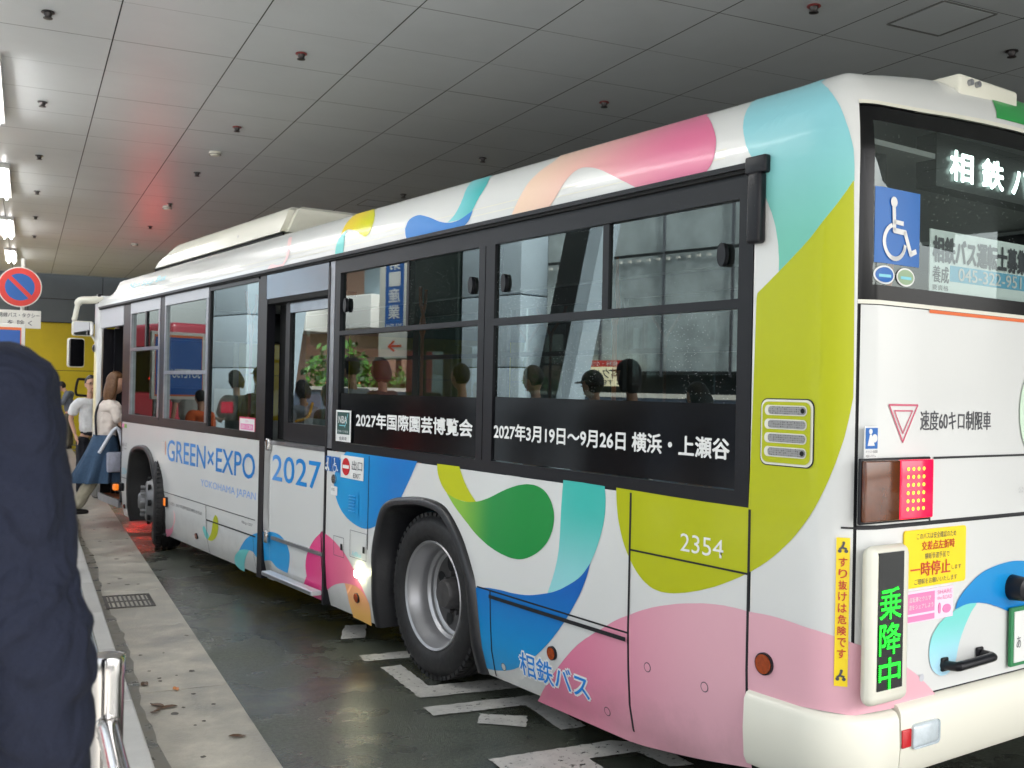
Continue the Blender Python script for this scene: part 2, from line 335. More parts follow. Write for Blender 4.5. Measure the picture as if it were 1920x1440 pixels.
# darker uneven strip along the kerb, gum and oil spots
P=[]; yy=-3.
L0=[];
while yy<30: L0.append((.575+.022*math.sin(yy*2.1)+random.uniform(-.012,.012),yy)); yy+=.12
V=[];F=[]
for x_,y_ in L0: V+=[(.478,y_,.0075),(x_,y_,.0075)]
g.add(V,[(2*i,2*i+1,2*i+3,2*i+2) for i in range(len(L0)-1)],M_strip)
for k in range(46):
    cx,cy=random.uniform(.62,.97),random.uniform(3.5,14); s_=random.uniform(.006,.02)*(1.7 if k%9==0 else 1); a0=random.uniform(0,6)
    g.add([(cx+s_*random.uniform(.7,1.2)*math.cos(a0+t),cy+s_*1.3*random.uniform(.7,1.2)*math.sin(a0+t),.0072) for t in [2*PI*j/11 for j in range(11)]],[tuple(range(11))],M_stain)
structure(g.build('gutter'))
g=MB()
y=-20.
while y<33:
    g.box(.30,.474,y+.003,y+.997,-.05,.15,M_kerb,.012); y+=1.
structure(g.build('kerb'))
g=MB(); g.box(-4.6,.298,-20,33,-.05,.146,M_pave)
structure(g.build('pavement'))
g=MB(); g.box(-9,-4.602,-60,60,-.05,.02,pm('street_concrete',(185,182,176),.6,noise=.15,nscale=2)); structure(g.build('side_street'))
# painted letters on the road, worn
def worn_paint():
    m=pm('worn_road_paint',(178,176,170),.5,noise=.2,nscale=9,bump=.2,bscale=80); N,L=nodes(m); b=N['Principled BSDF']
    tc=N.new('ShaderNodeTexCoord'); n=N.new('ShaderNodeTexNoise'); n.inputs['Scale'].default_value=38; n.inputs['Detail'].default_value=6; n.inputs['Roughness'].default_value=.7
    L.new(tc.outputs['Object'],n.inputs['Vector']); mr=N.new('ShaderNodeMapRange'); mr.inputs[1].default_value=.34; mr.inputs[2].default_value=.42
    L.new(n.outputs['Fac'],mr.inputs[0]); L.new(mr.outputs[0],b.inputs['Alpha']); return m
M_rp=worn_paint()
MARKS=[[[1.833, 6.369], [1.966, 6.725], [2.107, 6.701], [1.996, 6.357]], [[1.827, 5.942], [2.45, 5.94], [2.45, 5.785], [1.819, 5.8]], [[1.867, 5.643], [1.99, 5.655], [1.99, 5.2], [2.45, 5.19], [2.45, 4.994], [1.872, 5.015]], [[1.836, 4.859], [2.7, 4.845], [2.7, 4.69], [1.83, 4.718]], [[2.06, 4.662], [2.26, 4.541], [2.183, 4.397], [1.986, 4.531]], [[2.33, 4.742], [2.445, 4.697], [2.456, 4.3], [2.316, 4.294]], [[2.007, 4.073], [2.458, 4.079], [2.628, 3.964], [2.635, 3.683], [2.524, 3.702], [2.492, 3.906], [2.25, 3.915], [2.25, 3.74], [1.857, 3.74], [1.838, 4.066]]]
g=MB()
for k,pl in enumerate(MARKS):
    P=[]
    for i in range(len(pl)):
        a=Vector(pl[i]);b=Vector(pl[(i+1)%len(pl)]); n=max(2,int((b-a).length/.03))
        for t in range(n):
            q=a.lerp(b,t/n); P.append((q.x+random.uniform(-.005,.005),q.y+random.uniform(-.005,.005),.004+.0006*k))
    g.add(P,[tuple(range(len(P)))],M_rp)
structure(g.build('road_marking',fix=False))
# ---------------------------------------------------------------- roof over the terminal
SL=.0108
M_tile=pm('ceiling_panel',(196,200,202),.40,noise=.04,nscale=1.3,spec=.6)
M_gap=pm('ceiling_gap',(34,34,33),.8)
def czz(y): return 4.3+SL*y
GX0,GXS,GY0,GYS=.58,.9755,7.1,.9655
g=MB(); gx=[GX0+GXS*k for k in range(-2,17)]; gy=[GY0+GYS*k for k in range(-10,27)]
for i in range(len(gx)-1):
    for j in range(len(gy)-1):
        a,b,c,d=gx[i]+.005,gx[i+1]-.005,gy[j]+.003,gy[j+1]-.003
        dz=random.uniform(-.0008,.0008)
        g.add([(a,c,czz(c)+dz),(b,c,czz(c)+dz),(b,d,czz(d)+dz),(a,d,czz(d)+dz)],[(3,2,1,0)],M_tile)
structure(g.build('ceiling',fix=False))
g=MB(); x0,x1,y0,y1=gx[0]-.1,gx[-1]+.1,gy[0]-.1,gy[-1]+.1
g.add([(x0,y0,czz(y0)+.02),(x1,y0,czz(y0)+.02),(x1,y1,czz(y1)+.02),(x0,y1,czz(y1)+.02),(x0,y0,czz(y0)+.9),(x1,y0,czz(y0)+.9),(x1,y1,czz(y1)+.9),(x0,y1,czz(y1)+.9)],[(0,3,2,1),(4,5,6,7),(0,1,5,4),(1,2,6,5),(2,3,7,6),(3,0,4,7)],M_gap)
structure(g.build('roof_slab'))
# sprinklers, detectors, hatches
M_spr=pm('sprinkler_metal',(70,66,66),.35,metal=.6); M_spr_r=pm('sprinkler_red',(150,70,68),.4); M_hf=pm('hatch_frame_grey',(112,112,110),.5); M_det=pm('detector_plastic',(215,212,200),.4)
def sprinkler(x,y,label,red):
    t=empty('ceiling_sprinkler',(x,y,czz(y)),0,label,'sprinkler','sprinklers on the ceiling')
    m=MB(); m.lathe([(-.001,.0),(-.002,.046),(-.010,.05),(-.012,.026)],M_spr_r if red else M_spr,(0,0,0),'Z',16); m.build('mount_ring',t,40)
    m=MB(); m.lathe([(-.012,.03),(-.03,.028),(-.045,.018),(-.048,.034),(-.054,.034),(-.056,.001)],M_spr,(0,0,0),'Z',14); m.build('nozzle',t,40); return t
ORD=['nearest','second nearest','third nearest','fourth','fifth','sixth','seventh','eighth']
for x,ya,n,red,where in ((.09,8.57,6,0,'in the row by the ceiling lamps'),(2.03,8.6,5,1,'in the row through the red glow'),(4.97,5.69,5,1,'in the row over the bus roof'),(6.97,5.69,3,0,'in the row at far right')):
    for k in range(n):
        rd=red and k<2
        sprinkler(x,ya+2.92*k,'%s sprinkler head with %s ring, %s'%(ORD[k],'red' if rd else 'grey',where),rd)
for k,y in enumerate((12.98,17.7,23.3)):
    t=empty('smoke_detector',(2.03,y,czz(y)),0,('large round','smaller round','smallest round')[k]+' white smoke detector on the ceiling, %s from the viewer'%('nearest','second','farthest')[k],'detector','detectors on the ceiling')
    m=MB(); m.lathe([(0,.0),(-.001,.07),(-.03,.072),(-.036,.055),(-.05,.05),(-.055,.001)],M_det,(0,0,0),'Z',20); m.build('housing',t,40)
    m=MB(); m.lathe([(-.03,.0735),(-.036,.0735)],M_gap,(0,0,0),'Z',20); m.build('vent_ring',t)
for (x,y,lb) in ((5.94,5.45,'square access hatch in ceiling above the bus rear corner'),(4.9,15.45,'square access hatch in ceiling behind the roof unit')):
    z=czz(y); t=empty('ceiling_hatch',(x,y,z),0,lb,'hatch','hatches in the ceiling'); w=.26
    m=MB()
    for a in (-1,1):
        m.box(-w,w,a*w-.008,a*w+.008,-.008,-.002,M_hf); m.box(a*w-.008,a*w+.008,-w+.008,w-.008,-.008,-.002,M_hf)
    m.build('hatch_frame',t); m=MB(); m.box(-w+.02,w-.02,-w+.02,w-.02,-.008,-.003,M_tile); m.build('hatch_lid',t)
# fluorescent fittings
M_tube=emis('fluorescent_tube',(255,253,250),18)
M_fit=pm('lamp_tray_white',(225,224,218),.4)
for k in range(5):
    y=5.8+5.35*k; z=czz(y)
    t=empty('ceiling_lamp',(-.39,y,z),0,('%s twin tube fluorescent ceiling lamp above the pavement edge'%['nearest','long second','third','fourth','farthest small'][k]),'ceiling lamp','fluorescent lamps in a row')
    m=MB(); m.box(-.13,.13,-1.25,1.25,-.07,-.01,M_fit,.006)
    m.build('tray',t,30)
    for sx in (-1,1):
        m=MB(); m.tube([(sx*.06,-1.2,-.095),(sx*.06,1.2,-.095)],.016,M_tube,8); m.build('tube',t,60)
# ---------------------------------------------------------------- end wall
M_wy=pm('yellow_wall_paint',(214,192,12),.5,noise=.08,nscale=1.1); M_wg=pm('grey_blue_panel',(96,106,110),.5,noise=.08,nscale=1.5)
t=empty('end_wall',(0,33,0),0,'far wall across the terminal, yellow below and grey panels above','wall')
m=MB()
for a,b in ((0,1.9),(1.915,3.3)): m.box(-4.5,16,.0,.3,a,b,M_wy)
m.box(-4.5,16,.02,.3,1.895,1.92,M_gap); m.build('yellow_panel',t)
m=MB()
for x in range(-4,16,2):
    m.box(x+.01,x+1.99,-.12,.3,3.32,3.98,M_wg); m.box(x+.01,x+1.99,-.12,.3,4.0,4.9,M_wg)
m.box(-4,16,-.10,.3,3.3,4.9,M_gap); m.build('grey_panel',t)
t=empty('side_wall',(16.1,0,0),0,'dark grey wall along the right side of the terminal','wall')
m=MB(); m.box(0,.3,-2,33,0,1.2,pm('side_wall_low',(70,72,74),.6)); m.build('low_panel',t)
m=MB(); m.box(0.02,.3,-2,33,1.2,4.9,pm('side_wall_high',(60,62,64),.5)); m.build('high_panel',t)
# ---------------------------------------------------------------- the bus
BL,WB,RC,CAMB=10.45,2.49,.18,.1
PZ=[.14,.20,.30,.45,.60,.80,2.44,2.52,2.60,2.65,2.69,2.72,2.74,2.755,2.765]
PI_=[.06,.04,.018,.006,.0,0,0,.010,.028,.055,.09,.125,.16,.195,.24]
ARC=RC*PI/2; LR=WB-2*RC; Q1=ARC-RC; Q2=Q1+LR; Q3=Q2+ARC        # q: -along left side ... rear ... right side
def inset(z):
    if z<=PZ[0]: return PI_[0]
    for i in range(len(PZ)-1):
        if z<=PZ[i+1]:
            t=(z-PZ[i])/(PZ[i+1]-PZ[i]); return PI_[i]+(PI_[i+1]-PI_[i])*t
    return PI_[-1]
def S(q,z):
    i=inset(z); rr=max(.02,RC-i); c=i+rr
    if q<=-RC: x,y=i,-q+c-RC
    elif q<=Q1: a=(RC+q)/RC; x,y=c-rr*math.cos(a),c-rr*math.sin(a)
    elif q<=Q2: x,y=c+(q-Q1)/LR*(WB-2*c),i
    elif q<=Q3: a=(q-Q2)/RC; x,y=WB-c+rr*math.sin(a),c-rr*math.cos(a)
    else: x,y=WB-i,q-Q3+c
    w=min(1,max(0,(z-2.44)/.325)); zz=z+w*CAMB*max(0,1-((x-WB/2)/1.005)**2)-w*.16*max(0,(y-BL+.4)/.4)**2.2
    t=min(1,max(0,(.42-y)/.16)); zz+=w*.006*t*t*(3-2*t)
    return Vector((x,y,zz))
def SN(q,z):
    e=.004; a=S(q+e,z)-S(q-e,z); b=S(q,min(2.765,z+e))-S(q,z-e); n=a.cross(b)
    return n.normalized() if n.length>1e-12 else Vector((-1,0,0))
def S2(off): return lambda q,z: S(q,z)+SN(q,z)*off
ZC=[.2,.3,.45,.6,.8,2.44,2.48,2.52,2.56,2.6,2.625,2.65,2.67,2.69,2.705,2.72,2.73,2.74,2.748,2.755,2.76]
QC=[-.42,-.38,-.35,-.32,-.29,-.26,-.22]+[-.18+.0353*k for k in range(1,8)]+[.3,.5,.7,.9,1.1,1.3,1.5,1.7,1.9,2.1]+[Q2+.0353*k for k in range(8)]+[Q3]
def skin(mb,pts,mat,off=0.,clip=None):
    """lay a flat outline (q,z) on the curved body shell"""
    area=sum(pts[i][0]*pts[(i+1)%len(pts)][1]-pts[(i+1)%len(pts)][0]*pts[i][1] for i in range(len(pts)))
    if area<0: pts=pts[::-1]
    bm=bmesh.new(); bm.faces.new([bm.verts.new((p[0],p[1],0)) for p in pts]).normal_update()
    q0,q1=min(p[0] for p in pts),max(p[0] for p in pts); z0,z1=min(p[1] for p in pts),max(p[1] for p in pts)
    if clip:
        for co,no in (((clip[0],0,0),(-1,0,0)),((clip[1],0,0),(1,0,0))):
            bmesh.ops.bisect_plane(bm,geom=bm.verts[:]+bm.edges[:]+bm.faces[:],plane_co=co,plane_no=no,clear_outer=True)
        if not bm.faces: bm.free(); return
    bmesh.ops.triangulate(bm,faces=bm.faces[:])
    for q in QC:
        if q0<q<q1: bmesh.ops.bisect_plane(bm,geom=bm.verts[:]+bm.edges[:]+bm.faces[:],plane_co=(q,0,0),plane_no=(1,0,0))
    for z in ZC:
        if z0<z<z1: bmesh.ops.bisect_plane(bm,geom=bm.verts[:]+bm.edges[:]+bm.faces[:],plane_co=(0,z,0),plane_no=(0,1,0))
    bm.verts.index_update(); V=[];NN=[]
    for v in bm.verts:
        n=SN(v.co.x,v.co.y); V.append(S(v.co.x,v.co.y)+n*off); NN.append(n)
    F=[[v.index for v in f.verts] for f in bm.faces]; bm.free(); mb.add(V,F,mat,NN)
def rect(q0,q1,z0,z1): return [(q0,z0),(q1,z0),(q1,z1),(q0,z1)]
def txt(mb,s,q0,z0,q1,z1,mat,bold=0.,off=.0032): put_text(mb,s,(q0,z0),(q1,z1),S2(off),mat,bold)
def shape(mb,pts,mat,off=.0032): mb.add([S2(off)(*p) for p in pts],[tuple(range(len(pts)))],mat)
BUS=empty('city_bus',(2.471232,2.602958,0.000000),R(9.6874),'white low floor city bus with colourful swirls and green expo lettering','bus')
QS=-.02
DECALS=[
('blue',[(-3.774,1.193),(-3.800,1.178),(-3.827,1.163),(-3.852,1.147),(-3.874,1.131),(-3.892,1.113),(-3.908,1.094),(-3.920,1.075),(-3.931,1.055),(-3.938,1.033),(-3.943,1.010),(-3.946,0.988),(-3.945,0.966),(-3.940,0.946),(-3.932,0.927),(-3.922,0.908),(-3.909,0.889),(-3.894,0.871),(-3.876,0.852),(-3.855,0.834),(-3.832,0.818),(-3.806,0.804),(-3.778,0.791),(-3.747,0.779),(-3.715,0.769),(-3.682,0.761),(-3.647,0.753),(-3.612,0.748),(-3.578,0.744),(-3.548,0.741),(-3.518,0.741),(-3.489,0.742),(-3.459,0.745),(-3.428,0.752),(-3.397,0.761),(-3.365,0.772),(-3.334,0.782),(-3.322,0.809),(-3.312,0.837),(-3.299,0.864),(-3.278,0.888),(-3.247,0.910),(-3.208,0.930),(-3.168,0.947),(-3.132,0.960),(-3.103,0.967),(-3.077,0.969),(-3.052,0.969),(-3.027,0.970),(-3.048,0.981),(-3.036,0.995),(-3.024,1.009),(-3.012,1.023),(-2.999,1.038),(-2.985,1.055),(-2.971,1.072),(-2.956,1.090),(-2.940,1.109),(-2.925,1.129),(-2.909,1.150),(-2.893,1.172),(-2.878,1.193)]),
('blue',[(-5.681,0.298),(-5.662,0.312),(-5.646,0.327),(-5.627,0.341),(-5.606,0.356),(-5.582,0.372),(-5.556,0.389),(-5.527,0.406),(-5.495,0.422),(-5.459,0.436),(-5.422,0.450),(-5.382,0.463),(-5.341,0.476),(-5.296,0.487),(-5.248,0.498),(-5.198,0.508),(-5.148,0.517),(-5.096,0.525),(-5.042,0.532),(-4.989,0.538),(-4.941,0.541),(-4.898,0.540),(-4.857,0.538),(-4.821,0.533),(-4.788,0.526),(-4.759,0.517),(-4.734,0.506),(-4.712,0.493),(-4.693,0.480),(-4.679,0.466),(-4.667,0.451),(-4.660,0.435),(-4.657,0.418),(-4.657,0.402),(-4.660,0.384),(-4.666,0.367),(-4.672,0.349),(-4.680,0.332),(-4.690,0.315),(-4.702,0.297),(-4.718,0.279),(-4.744,0.280),(-4.769,0.280),(-4.795,0.281),(-4.820,0.283),(-4.844,0.284),(-4.867,0.285),(-4.891,0.287),(-4.914,0.291),(-4.937,0.299),(-4.963,0.309),(-4.990,0.318),(-5.019,0.323),(-5.050,0.321),(-5.082,0.315),(-5.115,0.308),(-5.148,0.304),(-5.185,0.302),(-5.223,0.301),(-5.260,0.302),(-5.290,0.305),(-5.312,0.311),(-5.328,0.320),(-5.342,0.329),(-5.359,0.336),(-5.379,0.339),(-5.400,0.340),(-5.422,0.340),(-5.444,0.340),(-5.473,0.338),(-5.501,0.337),(-5.530,0.334),(-5.559,0.330),(-5.589,0.324),(-5.619,0.316),(-5.649,0.307)]),
('teal',[(-5.827,0.169),(-5.825,0.180),(-5.824,0.191),(-5.822,0.202),(-5.819,0.213),(-5.812,0.224),(-5.800,0.235),(-5.786,0.247),(-5.768,0.259),(-5.746,0.271),(-5.719,0.284),(-5.691,0.296),(-5.666,0.306),(-5.641,0.314),(-5.614,0.321),(-5.587,0.326),(-5.559,0.330),(-5.531,0.334),(-5.502,0.336),(-5.473,0.338),(-5.444,0.340),(-5.462,0.327),(-5.481,0.314),(-5.499,0.300),(-5.521,0.285),(-5.541,0.269),(-5.561,0.253),(-5.579,0.236),(-5.594,0.218),(-5.605,0.201),(-5.618,0.182),(-5.631,0.162),(-5.644,0.143),(-5.672,0.143),(-5.700,0.143),(-5.728,0.144),(-5.753,0.146),(-5.774,0.151),(-5.792,0.156),(-5.809,0.163)]),
('magenta',[(-4.376,0.313),(-4.380,0.329),(-4.384,0.344),(-4.387,0.360),(-4.388,0.376),(-4.385,0.393),(-4.381,0.410),(-4.374,0.427),(-4.365,0.444),(-4.356,0.460),(-4.346,0.475),(-4.333,0.490),(-4.318,0.507),(-4.299,0.525),(-4.278,0.544),(-4.255,0.563),(-4.228,0.582),(-4.198,0.601),(-4.166,0.618),(-4.132,0.636),(-4.100,0.653),(-4.132,0.643),(-4.108,0.642),(-4.084,0.641),(-4.060,0.640),(-4.035,0.637),(-4.009,0.632),(-3.983,0.627),(-3.956,0.620),(-3.926,0.612),(-3.894,0.601),(-3.860,0.589),(-3.826,0.576),(-3.797,0.564),(-3.772,0.552),(-3.751,0.540),(-3.731,0.528),(-3.710,0.515),(-3.686,0.499),(-3.662,0.483),(-3.637,0.465),(-3.613,0.447),(-3.591,0.426),(-3.568,0.404),(-3.546,0.383),(-3.526,0.362),(-3.507,0.344),(-3.489,0.327),(-3.472,0.310),(-3.457,0.293),(-3.473,0.307),(-3.489,0.321),(-3.507,0.334),(-3.528,0.345),(-3.551,0.354),(-3.576,0.362),(-3.604,0.367),(-3.634,0.370),(-3.669,0.371),(-3.707,0.370),(-3.746,0.367),(-3.785,0.363),(-3.822,0.357),(-3.860,0.349),(-3.896,0.340),(-3.932,0.329),(-3.968,0.315),(-4.004,0.299),(-4.043,0.281),(-4.077,0.265),(-4.103,0.251),(-4.124,0.239),(-4.142,0.228),(-4.161,0.216),(-4.192,0.177),(-4.232,0.178),(-4.271,0.179),(-4.311,0.180),(-4.353,0.181),(-4.400,0.180),(-4.451,0.179),(-4.497,0.179),(-4.530,0.183),(-4.543,0.192),(-4.543,0.204),(-4.540,0.218),(-4.540,0.230),(-4.468,0.232)]),
('orange',[(-3.785,0.363),(-3.777,0.347),(-3.769,0.331),(-3.761,0.315),(-3.754,0.300),(-3.753,0.286),(-3.754,0.274),(-3.754,0.260),(-3.752,0.244),(-3.746,0.224),(-3.739,0.202),(-3.737,0.177),(-3.736,0.152),(-3.705,0.152),(-3.675,0.152),(-3.644,0.151),(-3.614,0.151),(-3.584,0.149),(-3.553,0.148),(-3.523,0.146),(-3.493,0.145),(-3.482,0.171),(-3.469,0.198),(-3.464,0.222),(-3.460,0.243),(-3.458,0.258),(-3.458,0.270),(-3.458,0.281),(-3.457,0.293),(-3.473,0.307),(-3.489,0.321),(-3.507,0.334),(-3.528,0.345),(-3.551,0.354),(-3.576,0.362),(-3.604,0.367),(-3.634,0.370),(-3.668,0.371),(-3.706,0.369),(-3.746,0.365)]),
('lime',[(-2.661,1.195),(-2.659,1.183),(-2.658,1.171),(-2.656,1.159),(-2.651,1.146),(-2.644,1.132),(-2.634,1.116),(-2.622,1.101),(-2.610,1.087),(-2.596,1.075),(-2.580,1.064),(-2.563,1.053),(-2.547,1.043),(-2.524,1.038),(-2.501,1.033),(-2.478,1.029),(-2.454,1.025),(-2.428,1.023),(-2.401,1.021),(-2.374,1.020),(-2.349,1.020),(-2.327,1.021),(-2.306,1.023),(-2.285,1.026),(-2.265,1.028),(-2.280,1.038),(-2.295,1.048),(-2.310,1.058),(-2.325,1.069),(-2.340,1.082),(-2.356,1.095),(-2.370,1.110),(-2.384,1.125),(-2.397,1.142),(-2.410,1.160),(-2.422,1.178),(-2.434,1.196)]),
('green',[(-2.553,1.045),(-2.528,1.040),(-2.503,1.034),(-2.479,1.029),(-2.454,1.025),(-2.428,1.023),(-2.402,1.020),(-2.376,1.019),(-2.349,1.020),(-2.320,1.022),(-2.290,1.026),(-2.260,1.031),(-2.232,1.036),(-2.207,1.043),(-2.183,1.050),(-2.159,1.057),(-2.136,1.065),(-2.112,1.074),(-2.089,1.083),(-2.066,1.092),(-2.043,1.101),(-2.020,1.109),(-1.998,1.117),(-1.975,1.124),(-1.952,1.131),(-1.926,1.138),(-1.900,1.145),(-1.873,1.150),(-1.849,1.154),(-1.828,1.157),(-1.808,1.158),(-1.789,1.158),(-1.770,1.158),(-1.752,1.156),(-1.733,1.153),(-1.716,1.149),(-1.700,1.144),(-1.685,1.137),(-1.671,1.129),(-1.659,1.119),(-1.648,1.109),(-1.638,1.099),(-1.630,1.087),(-1.623,1.075),(-1.618,1.063),(-1.613,1.052),(-1.611,1.040),(-1.609,1.028),(-1.609,1.015),(-1.610,1.002),(-1.613,0.987),(-1.617,0.972),(-1.623,0.957),(-1.632,0.941),(-1.642,0.925),(-1.653,0.909),(-1.667,0.894),(-1.684,0.879),(-1.703,0.864),(-1.724,0.850),(-1.745,0.838),(-1.767,0.827),(-1.790,0.817),(-1.813,0.808),(-1.836,0.801),(-1.858,0.796),(-1.879,0.792),(-1.901,0.790),(-1.924,0.789),(-1.950,0.789),(-1.976,0.791),(-2.004,0.794),(-2.031,0.797),(-2.059,0.802),(-2.086,0.807),(-2.114,0.814),(-2.143,0.821),(-2.171,0.830),(-2.201,0.841),(-2.230,0.852),(-2.259,0.864),(-2.285,0.877),(-2.311,0.891),(-2.336,0.906),(-2.362,0.920),(-2.389,0.935),(-2.417,0.951),(-2.444,0.967),(-2.470,0.983),(-2.492,0.998),(-2.513,1.014),(-2.533,1.029)]),
('blue2',[(-2.262,0.593),(-2.234,0.598),(-2.207,0.603),(-2.179,0.607),(-2.151,0.611),(-2.120,0.614),(-2.088,0.616),(-2.056,0.618),(-2.025,0.620),(-1.994,0.621),(-1.963,0.621),(-1.933,0.622),(-1.903,0.624),(-1.875,0.626),(-1.847,0.629),(-1.818,0.632),(-1.787,0.637),(-1.753,0.644),(-1.715,0.653),(-1.680,0.662),(-1.649,0.670),(-1.625,0.677),(-1.605,0.683),(-1.587,0.690),(-1.569,0.697),(-1.550,0.705),(-1.531,0.714),(-1.512,0.724),(-1.492,0.734),(-1.470,0.746),(-1.447,0.759),(-1.425,0.773),(-1.405,0.788),(-1.387,0.804),(-1.372,0.820),(-1.357,0.837),(-1.342,0.854),(-1.348,0.837),(-1.353,0.821),(-1.360,0.804),(-1.367,0.786),(-1.377,0.766),(-1.388,0.745),(-1.400,0.723),(-1.414,0.700),(-1.431,0.676),(-1.449,0.650),(-1.468,0.624),(-1.487,0.600),(-1.507,0.577),(-1.526,0.555),(-1.546,0.534),(-1.567,0.512),(-1.590,0.489),(-1.614,0.466),(-1.639,0.443),(-1.665,0.422),(-1.690,0.401),(-1.716,0.381),(-1.742,0.362),(-1.768,0.344),(-1.794,0.327),(-1.821,0.310),(-1.849,0.293),(-1.879,0.277),(-1.908,0.264),(-1.937,0.251),(-1.967,0.240),(-1.997,0.230),(-2.030,0.220),(-2.064,0.212),(-2.098,0.205),(-2.131,0.199),(-2.164,0.195),(-2.195,0.192),(-2.227,0.189),(-2.259,0.187),(-2.240,0.261),(-2.232,0.334),(-2.233,0.401),(-2.235,0.457),(-2.241,0.499),(-2.248,0.532),(-2.255,0.561)]),
('teal2',[(-1.546,1.200),(-1.511,1.200),(-1.476,1.200),(-1.441,1.200),(-1.406,1.200),(-1.369,1.199),(-1.331,1.198),(-1.293,1.198),(-1.256,1.197),(-1.254,1.181),(-1.251,1.165),(-1.249,1.149),(-1.248,1.133),(-1.248,1.116),(-1.249,1.099),(-1.250,1.081),(-1.253,1.064),(-1.257,1.046),(-1.261,1.028),(-1.267,1.011),(-1.273,0.993),(-1.280,0.974),(-1.288,0.956),(-1.296,0.937),(-1.304,0.919),(-1.313,0.902),(-1.323,0.886),(-1.333,0.870),(-1.342,0.854),(-1.357,0.837),(-1.372,0.820),(-1.387,0.804),(-1.405,0.788),(-1.425,0.773),(-1.447,0.759),(-1.470,0.746),(-1.492,0.734),(-1.512,0.724),(-1.531,0.714),(-1.550,0.705),(-1.569,0.697),(-1.589,0.690),(-1.609,0.683),(-1.629,0.676),(-1.649,0.670),(-1.639,0.689),(-1.629,0.708),(-1.620,0.727),(-1.611,0.747),(-1.602,0.768),(-1.594,0.790),(-1.587,0.811),(-1.580,0.833),(-1.575,0.854),(-1.571,0.874),(-1.568,0.894),(-1.566,0.916),(-1.564,0.937),(-1.563,0.960),(-1.562,0.982),(-1.561,1.005),(-1.560,1.027),(-1.559,1.048),(-1.558,1.071),(-1.556,1.094),(-1.554,1.119),(-1.552,1.146),(-1.549,1.173)]),
('lime2',[(-1.180,1.198),(-1.179,1.181),(-1.178,1.164),(-1.177,1.147),(-1.175,1.129),(-1.172,1.111),(-1.169,1.092),(-1.165,1.073),(-1.159,1.052),(-1.151,1.029),(-1.142,1.005),(-1.131,0.980),(-1.118,0.956),(-1.103,0.933),(-1.085,0.909),(-1.065,0.886),(-1.046,0.867),(-1.026,0.851),(-1.006,0.837),(-0.985,0.826),(-0.963,0.817),(-0.942,0.811),(-0.920,0.808),(-0.897,0.806),(-0.873,0.807),(-0.847,0.809),(-0.820,0.813),(-0.791,0.819),(-0.759,0.826),(-0.723,0.836),(-0.684,0.847),(-0.644,0.861),(-0.604,0.875),(-0.564,0.892),(-0.524,0.910),(-0.484,0.929),(-0.447,0.948),(-0.413,0.968),(-0.382,0.987),(-0.352,1.007),(-0.324,1.028),(-0.298,1.050),(-0.273,1.072),(-0.249,1.094),(-0.226,1.118),(-0.204,1.144),(-0.182,1.171),(-0.162,1.199),(-0.145,1.227),(-0.130,1.256),(-0.116,1.286),(-0.103,1.317),(-0.092,1.347),(-0.081,1.376),(-0.072,1.405),(-0.063,1.435),(-0.054,1.465),(-0.047,1.498),(-0.040,1.532),(-0.034,1.567),(-0.028,1.601),(-0.028,1.693),(-0.029,1.786),(-0.030,1.878),(-0.031,1.970),(-0.033,2.061),(-0.035,2.152),(-0.037,2.243),(-0.039,2.334),(-0.051,2.317),(-0.062,2.299),(-0.074,2.282),(-0.085,2.266),(-0.097,2.250),(-0.109,2.235),(-0.121,2.221),(-0.134,2.206),(-0.147,2.191),(-0.161,2.175),(-0.176,2.159),(-0.191,2.145),(-0.207,2.132),(-0.222,2.119),(-0.238,2.107),(-0.254,2.095),(-0.271,2.082),(-0.289,2.068),(-0.307,2.055),(-0.323,2.043),(-0.337,2.033),(-0.350,2.024),(-0.361,2.015),(-0.373,2.006),(-0.385,1.998),(-0.397,1.989),(-0.409,1.981),(-0.420,1.973),(-0.424,1.953),(-0.426,1.855),(-0.428,1.758),(-0.430,1.660),(-0.432,1.564),(-0.435,1.470),(-0.437,1.376),(-0.440,1.283),(-0.443,1.190),(-0.516,1.190),(-0.590,1.190),(-0.669,1.190),(-0.755,1.191),(-0.850,1.192),(-0.955,1.194),(-1.066,1.196)]),
